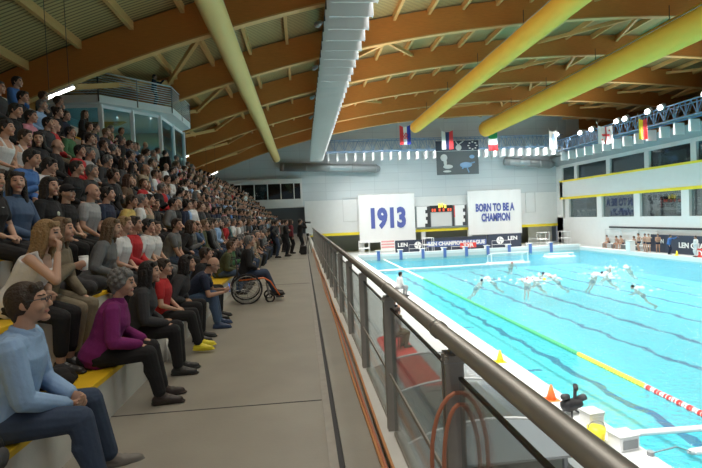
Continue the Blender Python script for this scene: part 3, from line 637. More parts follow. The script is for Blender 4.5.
# cones, camera, boxes on the near deck
for x, y, mm, lb in ((5.38, 12.84, 'yellow_plastic', 'small yellow marker cone on the near pool deck'), (5.35, 10.0, 'orange', 'small orange marker cone near the covered camera')):
    t = empty('marker_cone', (x, y, DECK), 0, lb, 'cone'); MB().cyl((0, 0, .02), (0, 0, .34), .11, 16, .025).build('cone_body', mm, t, True); MB().box(-.15, .15, -.15, .15, 0, .025).build('base', mm, t, bevel=.01)
t = empty('video_camera', (5.36, 9.2, DECK-.42), 0, 'black video camera under a cover standing on the pool deck', 'camera')
MB().cap((-.1, 0, .62), (.16, .05, .62), .14, .11, 12).build('cover', 'black', t, True); MB().cyl((.12, .06, .68), (.36, .12, .72), .07, 14).build('lens', 'charcoal', t, True)
MB().cyl((-.22, -.05, .82), (-.08, 0, .80), .06, 12).build('viewfinder', 'charcoal', t, True); MB().bar((.1, .05, .72), (.12, .06, .98), .05, .05).build('microphone_arm', 'charcoal', t); MB().cap((.1, .0, .95), (.16, .12, .97), .05, .05).build('microphone', 'black', t, True)
for a in (0, 2.1, 4.2): MB().cyl((0, 0, .55), (.2*math.cos(a), .2*math.sin(a), .425), .02, 8).build('leg', 'charcoal', t)
for x, y, lb, sx, h_ in ((5.30, 8.42, 'white box on the near deck right beside the covered camera', .16, .40), (5.44, 7.72, 'white box with grey face on near deck, closer of two', .2, .27)):
    t = empty('deck_box', (x, y, DECK), R(8), lb, 'box'); MB().box(-sx, sx, -.15, .15, 0, h_).build('body', 'white', t, bevel=.02); MB().box(-sx+.05, sx-.05, -.165, -.15, .06, h_-.06).build('front_panel', 'grey' if 'grey' in lb else 'light_grey', t); MB().box(-sx-.01, sx+.01, -.16, .16, h_-.02, h_+.01).build('lid', 'light_grey', t)
t = empty('bucket', (5.12, 8.0, DECK), 0, 'yellow bucket between the two white boxes', 'bucket'); MB().cyl((0, 0, 0), (0, 0, .28), .12, 18, .16).build('pail', 'yellow_plastic', t, True); MB().tube([(.16*math.cos(a), 0, .28+.12*math.sin(a)) for a in np.linspace(0, math.pi, 9)], .008, 6).build('handle', 'grey', t)

# red mat and curved clear shelter seen through the railing glass
bm = MB(); pts = [(2.35, 8.6), (3.35, 8.6)]+[(2.85+.5*math.cos(a), 16.0+.6*math.sin(a)) for a in np.linspace(0, math.pi, 12)]
bm.loft([np.array([(x, y, DECK+.002) for x, y in pts]), np.array([(x, y, DECK+.02) for x, y in pts])]); tag(bm.build('rubber_mat', 'red_mat'), 'long red mat on the deck behind the railing glass', 'mat')
t = empty('clear_shelter', (2.7, 8.6, DECK), 0, 'curved clear shelter over the deck seen behind railing glass', 'shelter')
th = np.linspace(R(8), R(172), 24)
bm = MB(); ro = [np.array([(2.0*math.cos(a)*k, y, 1.15*math.sin(a)*k) for k in (1,)]+[(2.0*math.cos(a)*.99, y, 1.15*math.sin(a)*.985)]) for a in th for y in ()]
rings = [V((2*math.cos(a), -1.8, 1.15*math.sin(a)), (2*math.cos(a), 1.8, 1.15*math.sin(a)), (1.98*math.cos(a), 1.8, 1.13*math.sin(a)), (1.98*math.cos(a), -1.8, 1.13*math.sin(a))) for a in th]
bm.loft(rings).build('curved_sheet', 'canopy_sheet', t, False)
for y in (-1.8, 0, 1.8): MB().tube([(2*math.cos(a), y, 1.15*math.sin(a)) for a in th], .022, 6).build('hoop', 'light_grey', t, True)
MB().box(-1.5, 1.5, -1.7, 1.7, .38, .42).build('bench_board', 'grey', t)
for x in (-1.3, 1.3):
    for y in (-1.5, 1.5): MB().box(x-.03, x+.03, y-.03, y+.03, 0, .38).build('bench_leg', 'grey', t)

# team bench and things by the side wall
for y, lb in ((46.2, 'white team bench beneath the galleries, farther from camera'), (42.6, 'white team bench beneath the galleries, beside the dark board')):
    t = empty('team_bench', (31.9, y, DECK), 0, lb, 'bench'); MB().box(-.22, .22, -1.7, 1.7, .42, .48).build('seat', 'white', t, bevel=.01); MB().box(.22, .27, -1.7, 1.7, .6, .95).build('backrest', 'light_grey', t)
    for dy in (-1.5, 0, 1.5): MB().box(-.18, .24, dy-.03, dy+.03, 0, .42).build('leg', 'grey', t); MB().box(.22, .26, dy-.03, dy+.03, .42, .95).build('back_post', 'grey', t)
t = empty('rail_canopy', (32.35, 44.3, DECK), 0, 'thin white rail frame along the wall behind the team bench', 'rail')
for dy in (-3.8, -1.3, 1.3, 3.8): MB().cyl((0, dy, 0), (0, dy, 1.9), .03, 8).build('post', 'light_grey', t)
MB().tube([(0, -3.8, 1.9), (0, 3.8, 1.9)], .035, 8).build('top_rail', 'light_grey', t)
t = empty('deck_table', (30.75, 42.0, DECK), 0, 'white square stand on pool edge before the standing players', 'stand'); MB().box(-.28, .28, -.3, .3, 0, .95).build('body', 'white', t, bevel=.02); MB().box(-.31, .31, -.33, .33, .95, 1.0).build('top', 'light_grey', t)
t = empty('marker_cone', (30.75, 36.4, DECK), 0, 'yellow marker cone at the far side pool edge', 'cone'); MB().cyl((0, 0, .02), (0, 0, .4), .13, 14, .03).build('cone_body', 'yellow_plastic', t, True); MB().box(-.18, .18, -.18, .18, 0, .025).build('base', 'yellow_plastic', t)
# gallery contents
for i, y in enumerate(np.arange(44.4, 55, 1.05)):
    if 48.7 < y < 49.8: continue
    t = empty('folding_chair', (33.6, y, .6), R(90+20*math.sin(i)), 'white folding chair behind gallery glass, %s from the far corner' % ['tenth', 'ninth', 'eighth', 'seventh', 'sixth', 'fifth', 'fourth', 'third', 'second', 'first', 'first'][min(10, i)], 'chair', 'chairs in the lower gallery')
    for s_ in (-.22, .22): MB().tube([(s_, -.2, 0), (s_, .15, .9)], .03, 6).build('front_leg', 'white', t); MB().tube([(s_, .25, 0), (s_, -.2, .5)], .03, 6).build('rear_leg', 'white', t)
    MB().box(-.22, .22, -.25, .15, .44, .48).build('seat', 'white', t); MB().box(-.22, .22, .10, .16, .65, .9).build('backrest', 'white', t)
t = empty('gallery_rail', (SIDEX+.45, 40, .6), 0, 'thin pale rail behind the lower gallery glass', 'rail'); MB().tube([(0, -9, 1.0), (0, 15, 1.0)], .025, 6).build('rail', 'light_grey', t)
for dy in (-8, -4, 1, 6, 11, 15): MB().cyl((0, dy, 0), (0, dy, 1), .02, 6).build('post', 'light_grey', t)
for y, lb in ((38.7, 'white pennant with dark marks inside the third gallery window'), (35.6, 'white pennant with dark marks inside the nearest gallery window')):
    t = empty('pennant', (SIDEX+.5, y, 1.8), 0, lb, 'pennant'); MB().box(0, .02, -.35, .35, -.85, .85).build('cloth', 'white', t)
    bm = MB(); [bm.box(-.02, -.005, -.22+.1*((q*7) % 3), .0+.1*((q*5) % 3), -.7+q*.24, -.6+q*.24) for q in range(6)]; bm.build('mark', 'grey', t); MB().cyl((0.01, -.4, .87), (.01, .4, .87), .02, 6).build('rod', 'grey', t)
t = empty('notice_panel', (SIDEX+3.9, 44.0, 2.0), 0, 'grey notice panel on the back wall of the lower gallery', 'panel'); MB().box(0, .05, -3.2, 3.2, -.9, .9).build('sheet', 'light_grey', t)
bm = MB(); [bm.box(-.02, 0, -2.9+q*.75, -2.4+q*.75, .15, .75) for q in range(8)]; [bm.box(-.02, 0, -2.5+q*.6, -2.05+q*.6, -.6, -.25) for q in range(7)]; bm.build('dark_block', 'charcoal', t)
t = empty('orange_kit_rack', (SIDEX+2, 35.6, .6), 0, 'rack of orange kit inside the nearest gallery window', 'rack'); [MB().cyl((0, d, 0), (0, d, 2.0), .04, 6).build('upright', 'grey', t) for d in (-.6, .8)]; MB().box(-.2, .2, -.5, .7, .3, 1.9).build('orange_cloth', 'orange', t)
t = empty('glass_screen', (SIDEX+.45, 39.4, 5.8), 0, 'pale blue-green panel inside the upper gallery window', 'panel'); MB().box(0, .04, -1.6, 1.6, -.6, .6).build('sheet', mat('aqua', (.45, .66, .64)) and 'aqua', t); MB().box(-.02, .06, -1.65, 1.65, -.66, -.6).build('frame', 'light_grey', t)
for y in (46, 50.5):
    pass
# ================================================================ PEOPLE
def remesh(mb, voxel, name, mats, smooth_it=2, dec=None):
    me = mb.mesh(name, mats); o = bpy.data.objects.new('tmp', me); COL.objects.link(o)
    r_ = o.modifiers.new('r', 'REMESH'); r_.mode = 'VOXEL'; r_.voxel_size = voxel; r_.use_smooth_shade = True
    if smooth_it: s_ = o.modifiers.new('s', 'SMOOTH'); s_.factor = .5; s_.iterations = smooth_it
    if dec: d_ = o.modifiers.new('d', 'DECIMATE'); d_.ratio = dec
    dg = bpy.context.evaluated_depsgraph_get(); out = bpy.data.meshes.new_from_object(o.evaluated_get(dg)); out.name = name
    bpy.data.objects.remove(o); bpy.data.meshes.remove(me)
    out.materials.clear()
    for mm in (mats if isinstance(mats, (list, tuple)) else [mats]): out.materials.append(MAT[mm])
    return out
def ik(a, b, l1, l2, pole):
    a, b = np.array(a, float), np.array(b, float); d = b-a; L = np.linalg.norm(d); mx = (l1+l2)*.995
    if L > mx: b = a+d/L*mx; d = b-a; L = mx
    dd = d/L; x = (l1*l1-l2*l2+L*L)/(2*L); h = math.sqrt(max(l1*l1-x*x, 1e-6)); p = np.array(pole, float); p = p-dd*(p@dd); return a+dd*x+unit(p)*h, b
def rotz(a): c, s_ = math.cos(a), math.sin(a); return np.array([[c, -s_, 0], [s_, c, 0], [0, 0, 1]])
def roty(a): c, s_ = math.cos(a), math.sin(a); return np.array([[c, 0, s_], [0, 1, 0], [-s_, 0, c]])
def rotx(a): c, s_ = math.cos(a), math.sin(a); return np.array([[1, 0, 0], [0, c, -s_], [0, s_, c]])
HAIRS = ('short', 'long', 'bob', 'bald', 'curly', 'bun', 'cap')
class Fig:
    """a figure facing +X; seated: origin on the seat; standing: origin on the floor"""
    def __init__(s, lean=12, tw=0, yaw=0, pitch=0, roll=0, hl='knee', hr='knee', sp=.12, fx=.36, drop=-.42, stand=False, wd=1.0, fem=False, hair='short', sleeve='long', scale=1.0, legs='trousers', feet=None, knees=None, side=0, glasses=False, collar=False, curl=35, lie=0, belly=0, stride=0):
        s.__dict__.update(locals()); del s.__dict__['s']
        th = R(lean); Tz = rotz(R(tw)); s.pel = V(0, 0, .11) if not stand else V(0, 0, .92)
        s.t = rotx(R(side))@V(math.sin(th), 0, math.cos(th)); f0 = V(math.cos(th), 0, -math.sin(th)); s.f = Tz@f0; s.lat = unit(np.cross(s.t, s.f)); s.f = unit(np.cross(s.lat, s.t))
        s.N = s.pel+.50*s.t; w_ = wd*(.155 if fem else .175)
        s.S = {1: s.pel+.445*s.t+s.lat*w_, -1: s.pel+.445*s.t-s.lat*w_}
        nd = unit(s.t*.55+V(0, 0, 1)*.45+s.f*.12); s.nd = nd
        s.HR = rotz(R(yaw))@roty(R(pitch))@rotx(R(roll)); s.H = s.N+nd*.088+s.HR@V(.015, 0, .085)
        # legs
        s.hip = {}; s.kn = {}; s.an = {}
        for q in (1, -1):
            s.hip[q] = s.pel+V(0, .088*q*wd, -.01)
            a = V(fx, sp*q, drop+.085) if not stand else V(stride*q*.5, .10*q, .085)
            if feet and q in feet: a = V(*feet[q])
            pole = V(1, .12*q, .75) if not stand else V(1, .05*q, 0)
            if knees and q in knees: pole = V(*knees[q])
            s.kn[q], s.an[q] = ik(s.hip[q], a, .44, .42, pole)
        # arms
        s.el = {}; s.wr = {}; s.hd = {}; s.hn = {}
        for q in (1, -1):
            h = hl if q == 1 else hr; kp = s.kn[q]
            dirn, nrm = V(.8, -.3*q, -.5), V(0, -q*.5, -.85)
            if h == 'knee': tg = kp*.62+s.hip[q]*.38+V(0, 0, .085); dirn = unit(kp-s.hip[q])+V(0, 0, -.1); nrm = V(0, 0, -1)
            elif h == 'kneefront': tg = kp*.85+s.hip[q]*.15+V(0, -.01*q, .08); dirn = unit(kp-s.hip[q])+V(0, 0, -.45); nrm = V(-.2, 0, -1)
            elif h == 'clasp': tg = (s.kn[1]+s.kn[-1])/2*.92+V(-.045, .055*q, .09-.03*(q < 0)); dirn = V(.8, -.75*q, -.25); nrm = V(-.3, -q*.8, .2)
            elif h == 'lap': tg = V(.24, .085*q, .19)+s.pel-V(0, 0, .11); dirn = V(.6, -.8*q, -.1); nrm = V(0, -q*.3, -1)
            elif h == 'mouth': tg = s.H+s.HR@V(.115, .05*q, -.17); dirn = unit(s.HR@V(.02, -.28*q, 1)); nrm = s.HR@V(-1, 0, .1)
            elif h == 'chin': tg = s.H+s.HR@V(.085, .02*q, -.21); dirn = V(.2, -.3*q, 1); nrm = V(-.6, -q*.6, .4)
            elif h == 'phone': tg = V(.36, .075*q, .30)+s.t*.02; dirn = V(.7, -.45*q, .35); nrm = V(-.1, -q*.7, .7)
            elif h == 'cup': tg = V(.34, .05*q, .38); dirn = V(.9, -.35*q, .15); nrm = V(0, -q, .1)
            elif h == 'clap': tg = V(.36, .055*q, .46); dirn = V(.6, -.35*q, .6); nrm = V(0, -q, 0)
            elif h == 'cross': tg = s.S[q]*.0+s.pel+s.t*.27+s.f*.20+s.lat*(-.03*q)+V(0, 0, .02*q); dirn = s.lat*(-q)+V(0, 0, .15); nrm = -s.f
            elif h == 'bench': tg = V(-.02, .27*q, .10); dirn = V(.7, .3*q, -.5); nrm = V(0, 0, -1)
            elif h == 'down': tg = s.S[q]+V(.05, .05*q, -.53); dirn = V(.15, -.05*q, -1); nrm = V(0, -q, 0)
            elif h == 'camera': tg = s.H+s.HR@V(.20, .075*q, -.10); dirn = s.HR@V(.5, -.5*q, .7); nrm = s.HR@V(-.2, -q, 0)
            elif h == 'reach': tg = s.S[q]+V(.42, .12*q, .12); dirn = V(1, 0, .2); nrm = V(0, 0, -1)
            elif h == 'up': tg = s.S[q]+V(.15, .18*q, .46); dirn = V(.3, 0, 1); nrm = V(1, 0, 0)
            elif h == 'hip': tg = s.pel+V(.02, .22*q, .12); dirn = V(.5, -.6*q, -.5); nrm = V(0, -q, 0)
            else: tg = V(*h[0]); dirn = V(*h[1]); nrm = V(*h[2])
            pole = V(-.55, .75*q, -.8) if h not in ('mouth', 'chin', 'cup', 'camera') else V(.1, .55*q, -1)
            if h in ('lap', 'cross'): pole = V(-.5, 1.1*q, -.5)
            s.el[q], s.wr[q] = ik(s.S[q], tg, .285, .255, pole); s.hd[q] = unit(dirn); nrm = np.array(nrm, float); nrm = nrm-s.hd[q]*(nrm@s.hd[q]); s.hn[q] = unit(nrm)
    def torso(s, mb, g, t0=-.2, t1=1.0, top=True):
        fm = s.fem
        P = [(-.20, .135, .10, 0), (-.08, .165, .125, -.01), (.08, .170, .125, 0), (.28, .142 if fm else .158, .105+s.belly*.5, .005), (.48, .146 if fm else .165, .110+s.belly*.35, .008),
             (.66, .160 if fm else .180, .128 if fm else .118, .018 if fm else .010), (.80, .165 if fm else .186, .112, .006), (.92, .130 if fm else .150, .085, -.004), (1.0, .078, .066, 0), (1.06, .055, .055, .005)]
        rings = []; th = np.arange(18)*2*math.pi/18
        for t_, a, b, o in P:
            if t_ < t0-1e-6 or t_ > t1+1e-6: continue
            bl = min(1, max(0, t_)); lat = unit(V(0, 1, 0)*(1-bl)+s.lat*bl); f = unit(np.cross(lat, s.t)); f = f if f@s.f > 0 else -f
            a = a*s.wd+g; b = b*(.5+.5*s.wd)+g; c = s.pel+s.t*.5*t_+f*(o+s.belly*.5*max(0, 1-abs(t_-.3)/.4))
            ct, st = np.cos(th), np.sin(th); rings.append(c+np.sign(ct)[:, None]*np.abs(ct)[:, None]**.85*a*lat+np.sign(st)[:, None]*np.abs(st)[:, None]**.9*b*f)
        mb.loft(rings)
    def limb(s, mb, a, b, ra, rb, g=0): mb.cap(a, b, ra+g, rb+g, 12)
    def hand(s, mb, q, fine=True):
        W, d, n = s.wr[q], s.hd[q], s.hn[q]; c = np.cross(d, n)*q   # c: towards the thumb
        c = -c if False else c
        mb.cap(W-d*.01, W+d*.085, .026, .036, 10, flat=(n, .46))
        cu = R(s.curl)
        for i, (o, L, r_) in enumerate(((.028, .072, .0085), (.0095, .080, .009), (-.0095, .074, .0085), (-.027, .058, .0078))):
            b = W+d*.086+c*o; k = b+(d*math.cos(cu)+n*math.sin(cu)+c*o*2.0)*L*.5; e = k+(d*math.cos(cu*2.1)+n*math.sin(cu*2.1))*L*.52
            mb.cap(b-d*.03, k, r_*1.15, r_, 7); mb.cap(k, e, r_, r_*.85, 7)
        b = W+d*.028+c*.022; k = b+(d*.62+c*.62+n*.3)*.044; e = k+(d*.85+c*.05+n*.4)*.034
        mb.cap(b, k, .013, .0105, 7); mb.cap(k, e, .0105, .0085, 7)
    def head(s, mb):
        def shape(r):
            z = r[:, 2:3]/.118; x = r[:, 0:1]; y = r[:, 1:2]; lo = np.clip(-z, 0, 1)
            y = y*(1-.30*lo**1.4); x = np.where(x > 0, x*(1-.10*lo**2), x*(1-.42*lo**1.2)); x = x+.010*lo
            return np.concatenate([x, y, r[:, 2:3]], 1)
        M, c = s.HR, s.H; at = lambda *p: c+M@V(*p)
        mb.ell(c, (.098, .076, .120), M, 20, 14, fn=shape)
        mb.cap(at(.088, 0, .022), at(.110, 0, -.022), .009, .0145, 8); mb.cap(at(.098, -.010, -.028), at(.098, .010, -.028), .009, .009, 6)
        mb.cap(at(.083, .012, .036), at(.078, .042, .036), .012, .009, 6); mb.cap(at(.083, -.012, .036), at(.078, -.042, .036), .012, .009, 6)
        mb.ell(at(.072, 0, -.098), (.028, .030, .022), M, 10, 7)
        mb.cap(at(.088, -.017, -.060), at(.088, .017, -.060), .009, .009, 6)
        for q in (1, -1): mb.ell(at(-.008, .077*q, -.004), (.020, .009, .032), M, 8, 7); mb.ell(at(.058, .044*q, -.030), (.032, .022, .028), M, 8, 7)
    def body(s, voxel, name='person'):
        mb = MB(); s.torso(mb, 0)
        mb.cap(s.N-s.t*.03, s.H+s.HR@V(-.022, 0, -.06), .058 if not s.fem else .048, .054 if not s.fem else .046, 12)
        s.head(mb)
        for q in (1, -1):
            w_ = s.wd; s.limb(mb, s.S[q], s.el[q], .047*w_, .037*w_); s.limb(mb, s.el[q], s.wr[q], .038*w_, .026); s.hand(mb, q)
            s.limb(mb, s.hip[q], s.kn[q], .086*w_, .056); s.limb(mb, s.kn[q], s.an[q], .054, .038); mb.cap(s.kn[q]*.7+s.an[q]*.3-V(.015, 0, 0), s.kn[q]*.4+s.an[q]*.6, .05, .04, 10)
            s.foot(mb, q, 0)
            if not s.stand: mb.ell(s.pel+V(-.05, .06*q, -.03), (.11, .10, .085))
            else: mb.ell(s.pel+V(-.05, .07*q, -.02), (.085, .085, .10))
        me = remesh(mb, voxel, name, ['skin', 'eye', 'lips', 'brow'])
        s.paint(me, voxel); return me
    def paint(s, me, voxel):
        n = len(me.polygons); c = np.zeros(n*3); me.polygons.foreach_get('center', c); c = (c.reshape(-1, 3)-s.H)@s.HR; mi = np.zeros(n, int); e = voxel*.25; fr = c[:, 0] > .045
        mi[fr & (np.abs(c[:, 2]+.060) < .0085+e*.4) & (np.abs(c[:, 1]) < .024)] = 2
        mi[fr & (((np.abs(c[:, 1])-.031)/(.0135+e))**2+((c[:, 2]-.012)/(.0065+e))**2 < 1)] = 1
        mi[fr & (np.abs(c[:, 2]-.0365-.10*(0)) < .0036+e*.6) & (np.abs(c[:, 1]) > .012) & (np.abs(c[:, 1]) < .050)] = 3
        me.polygons.foreach_set('material_index', mi.astype('int32'))
    def foot(s, mb, q, g):
        a = s.an[q]; o = V(.03*0, .025*q, 0); z = a[2]-.045
        mb.cap((a[0]-.035, a[1], z), (a[0]+.09, a[1]+.012*q, z-.002), .036+g, .040+g, 10); mb.cap((a[0]+.06, a[1]+.01*q, z-.002), (a[0]+.165, a[1]+.025*q, z-.010), .040+g, .026+g, 10)
        mb.cap((a[0]-.01, a[1], a[2]), (a[0]+.07, a[1]+.005*q, z+.005), .038+g, .032+g, 8)
    def shoe(s, voxel, q, name='shoe'):
        mb = MB()
        if True:
            s.foot(mb, q, .010); a = s.an[q]; z = a[2]-.082; mb.cap((a[0]-.045, a[1], z+.012), (a[0]+.18, a[1]+.022*q, z+.012), .044, .040, 10, flat=(V(0, 0, 1), .34))
        return remesh(mb, voxel, name, 'leather', 1)
    def shirt(s, voxel, name='shirt', g=.014):
        mb = MB(); s.torso(mb, g+.004, -.22, 1.0 if s.sleeve != 'none' else .80)
        if s.sleeve == 'none':
            for q in (1, -1): mb.tube([s.pel+s.t*.40+s.lat*q*.095-s.f*.085, s.pel+s.t*.50+s.lat*q*.095, s.pel+s.t*.40+s.lat*q*.095+s.f*.10], .026, 8)
        else:
            mb.cap(s.N-s.t*.045, s.N-s.t*.005, .078, .066, 14)
            for q in (1, -1):
                w_ = s.wd; s.limb(mb, s.S[q], s.el[q] if s.sleeve == 'long' else s.S[q]*.42+s.el[q]*.58, .047*w_, .040*w_, g+.006)
                mb.cap(s.S[q]-s.lat*q*.07, s.S[q], .07+g*.5, .05+g, 10)
                if s.sleeve == 'long': s.limb(mb, s.el[q], s.wr[q]-unit(s.wr[q]-s.el[q])*.02, .040*w_, .030, g+.003)
        if s.collar: mb.tube([s.N+s.t*.018+.064*(math.cos(a)*s.lat+math.sin(a)*s.f)-s.t*.022*max(0, math.sin(a)) for a in np.linspace(0, 2*math.pi, 18)[:-1]], .017, 8, closed=True)
        return remesh(mb, voxel, name, 'cloth', 2)
    def trousers(s, voxel, name='trousers', g=.013):
        mb = MB(); s.torso(mb, g, -.22, .10)
        for q in (1, -1):
            w_ = s.wd; s.limb(mb, s.hip[q], s.kn[q], .086*w_, .060, g)
            if s.legs == 'trousers': s.limb(mb, s.kn[q], s.an[q]*.93+s.kn[q]*.07, .060, .046, g); mb.cap(s.kn[q]*.65+s.an[q]*.35-V(.015, 0, 0), s.kn[q]*.4+s.an[q]*.6, .057+g, .05+g, 10)
            elif s.legs == 'capri': s.limb(mb, s.kn[q], s.an[q]*.72+s.kn[q]*.28, .058, .046, g)
            if not s.stand: mb.ell(s.pel+V(-.05, .06*q, -.03), (.11+g, .10+g, .085+g))
            else: mb.ell(s.pel+V(-.05, .07*q, -.02), (.085+g, .085+g, .10+g))
        return remesh(mb, voxel, name, 'cloth', 2)
    def trunks(s, voxel):
        mb = MB(); s.torso(mb, .012, -.22, .10)
        for q in (1, -1): s.limb(mb, s.hip[q], s.hip[q]*.75+s.kn[q]*.25, .088, .085, .010); mb.ell(s.pel+V(-.05, .065*q, -.025), (.10, .10, .10))
        return remesh(mb, voxel, 'swim_trunks', 'cloth', 1)
    def hairm(s, voxel, style=None, name='hair'):
        st = style or s.hair; mb = MB(); M, c = s.HR, s.H; at = lambda *p: c+M@V(*p)
        if st == 'bald':
            for q in (1, -1): mb.cap(at(-.03, .070*q, -.01), at(-.075, .040*q, -.025), .020, .020, 8)
            mb.cap(at(-.078, .04, -.025), at(-.078, -.04, -.025), .022, .022, 8); return remesh(mb, min(voxel, .009), name, 'hair', 1)
        if st == 'cap':
            mb.ell(at(-.008, 0, .045), (.108, .086, .088), M, 18, 12); mb.cap(at(.07, -.02, .055), at(.165, -.02, .045), .05, .045, 12, flat=(M@V(0, 0, 1), .22)); mb.cap(at(.07, .02, .055), at(.165, .02, .045), .05, .045, 12, flat=(M@V(0, 0, 1), .22)); return remesh(mb, voxel, 'cap', 'cloth', 1)
        if st == 'swimcap':
            mb.ell(at(-.012, 0, .03), (.105, .083, .104), M, 18, 12)
            for q in (1, -1): mb.ell(at(-.005, .082*q, -.005), (.03, .014, .035), M, 8, 7)
            return remesh(mb, voxel, 'swim_cap', 'cloth', 1)
        mb.ell(at(-.019, 0, .021), (.105, .0855, .107), M, 20, 12)
        for i in range(9):
            a = -1.1+2.2*i/8; mb.cap(at(.040+.02*math.cos(a), .062*math.sin(a), .094), at(.076*math.cos(a*.8), .068*math.sin(a), .074), .020, .012, 6)
        for q in (1, -1): mb.cap(at(.005, .080*q, .035), at(.012, .079*q, -.015), .012, .007, 6)
        mb.cap(at(-.075, .03, -.02), at(-.062, .025, -.085), .036, .026, 8); mb.cap(at(-.075, -.03, -.02), at(-.062, -.025, -.085), .036, .026, 8)
        if st in ('long', 'bob'):
            L = -.30 if st == 'long' else -.15; dn = -unit(s.t*.7+V(0, 0, .5))
            for i in range(9):
                a = R(62+i*29.5); p0 = at(.090*math.cos(a)-.018, .076*math.sin(a), .02); p1 = at(.082*math.cos(a)-.024, .078*math.sin(a), -.10); p2 = p1+dn*(-L-.10)+M@V(-.01, .012*math.sin(a), 0)+unit(s.pel+s.t*.4-s.H)*.02
                mb.tube([p0, p1, (p1+p2)/2+M@V(0, .008*math.sin(i*2.1), 0), p2], [.025, .028, .027, .012], 8)
        if st == 'curly':
            for i in range(46):
                a = i*2.399; z = -.55+1.5*(i+.5)/46; rr = math.sqrt(max(0, 1-z*z)); x, y, zz = rr*math.cos(a), rr*math.sin(a), z
                if x > .45 and zz < .55: continue
                mb.ell(at(-.02+.10*x, .082*y, .03+.105*zz), (.026, .026, .024), None, 8, 6)
        if st == 'bun': mb.ell(at(-.12, 0, .05), (.045, .05, .045), M, 12, 8)
        if st == 'pony': mb.tube([at(-.10, 0, .06), at(-.15, 0, .03), at(-.16, 0, -.08), at(-.14, 0, -.20)], [.025, .035, .032, .012], 8)
        return remesh(mb, voxel, name, 'hair', 1)
    def specs(s, name='glasses'):
        mb = MB(); at = lambda *p: s.H+s.HR@V(*p)
        for q in (1, -1):
            mb.tube([at(.104, .031*q+.0185*math.cos(a), .010+.0135*math.sin(a)) for a in np.linspace(0, 2*math.pi, 15)[:-1]], .0026, 5, closed=True); mb.tube([at(.102, .054*q, .016), at(.05, .078*q, .017), at(-.015, .082*q, .014)], .0026, 5)
        mb.tube([at(.104, -.012, .012), at(.108, 0, .014), at(.104, .012, .012)], .0026, 5); return mb.mesh(name, 'dark_metal', True)
FIGS = {}
def link(name, me, parent, col=None, scale=None):
    o = bpy.data.objects.new(name, me); COL.objects.link(o); o.parent = parent
    if col: o.color = (*col, 1)
    return o
SK = ((.46, .265, .185), (.42, .235, .16), (.49, .30, .215), (.36, .20, .13), (.47, .27, .195))
C = dict(black=(.012, .012, .014), charcoal=(.035, .036, .04), navy=(.015, .022, .05), grey=(.13, .135, .14), lightgrey=(.30, .31, .32), white=(.62, .63, .64), red=(.42, .02, .025), blue=(.06, .16, .42), lightblue=(.26, .40, .62), purple=(.17, .012, .12),
         olive=(.07, .08, .035), brown=(.10, .06, .035), beige=(.33, .27, .19), green=(.04, .12, .05), pink=(.50, .20, .26), yellow=(.55, .40, .12), maroon=(.16, .02, .03), jeans=(.035, .055, .10), teal=(.03, .14, .15), denim=(.06, .10, .18), khaki=(.19, .16, .11))
HC = dict(black=(.010, .008, .008), brown=(.030, .017, .010), chestnut=(.06, .028, .014), blond=(.24, .15, .065), darkblond=(.13, .08, .04), grey=(.14, .14, .14), white=(.45, .44, .42))
def place(fig, loc, label, top, bottom, hair, skin=0, shoe=(.02, .02, .02), vox=.011, rz=0, scale=1.0, group=None, extra=None, shirtname='shirt', hairname=None, nude=False):
    o = bpy.data.objects.new('person', fig.body(vox)); COL.objects.link(o); o.color = (*SK[skin], 1); o.location = loc; o.rotation_euler.z = R(rz); o.scale = (scale,)*3
    tag(o, label, 'person', group)
    if nude: link('swim_trunks', fig.trunks(vox), o, C[bottom])
    else:
        link(shirtname, fig.shirt(vox, shirtname), o, C[top]); link('trousers', fig.trousers(vox), o, C[bottom]); [link('shoe', fig.shoe(max(vox*.8, .007), q), o, shoe) for q in (1, -1)]
    if fig.hair: link({'cap': 'cap', 'swimcap': 'swim_cap'}.get(fig.hair, 'hair'), fig.hairm(max(.007, vox*.85)), o, C[hair] if fig.hair in ('cap', 'swimcap') else HC[hair])
    FIGS[label] = (fig, o)
    if fig.glasses: link('glasses', fig.specs(), o)
    return o
# ================================================================ THE CROWD
HIPX = lambda k: -1.95-RUN*k
def sit(k, y, fig, label, top, bottom, hair, skin=0, rz=0, vox=.010, dx=0, scale=1.0, shoe=(.02, .02, .02), group='spectators on the stand', shirtname='shirt'):
    fig.setdefault('fx', .34 if k else .42); fig.setdefault('drop', -SEAT[0] if k == 0 else SEAT[k-1]-SEAT[k])
    TAKEN.setdefault(k, []).append(y)
    return place(Fig(**fig), (HIPX(k)+dx, y, SEAT[k]), label, top, bottom, hair, skin, shoe, vox, rz, scale, group, None, shirtname)
TAKEN = {}
# ---- the people nearest the camera
p1 = sit(0, 3.06, dict(lean=17, hl='clasp', hr='clasp', yaw=-4, pitch=-4, glasses=True, collar=True, sp=.20, fx=.52, wd=1.08, belly=.02), 'man in light blue shirt and glasses, hands clasped, closest on front bench', 'lightblue', 'jeans', 'brown', 0, 14, .0065, scale=1.07, shoe=(.16, .15, .14), dx=.06)
p2 = sit(0, 4.52, dict(lean=22, fem=True, hair='curly', hl='kneefront', hr='kneefront', yaw=-8, pitch=6, sp=.10, fx=.52, wd=1.08), 'woman with curly grey hair in purple cardigan on the front bench', 'purple', 'black', 'grey', 0, 10, .007, dx=.04, shoe=(.03, .02, .018), shirtname='cardigan')
p3 = sit(0, 5.40, dict(lean=19, fem=True, hair='long', hl='knee', hr='kneefront', yaw=-5, sp=.09, fx=.46, wd=1.02), 'woman with long black hair in charcoal top beside the purple cardigan', 'charcoal', 'black', 'black', 0, 6, .007, dx=.05)
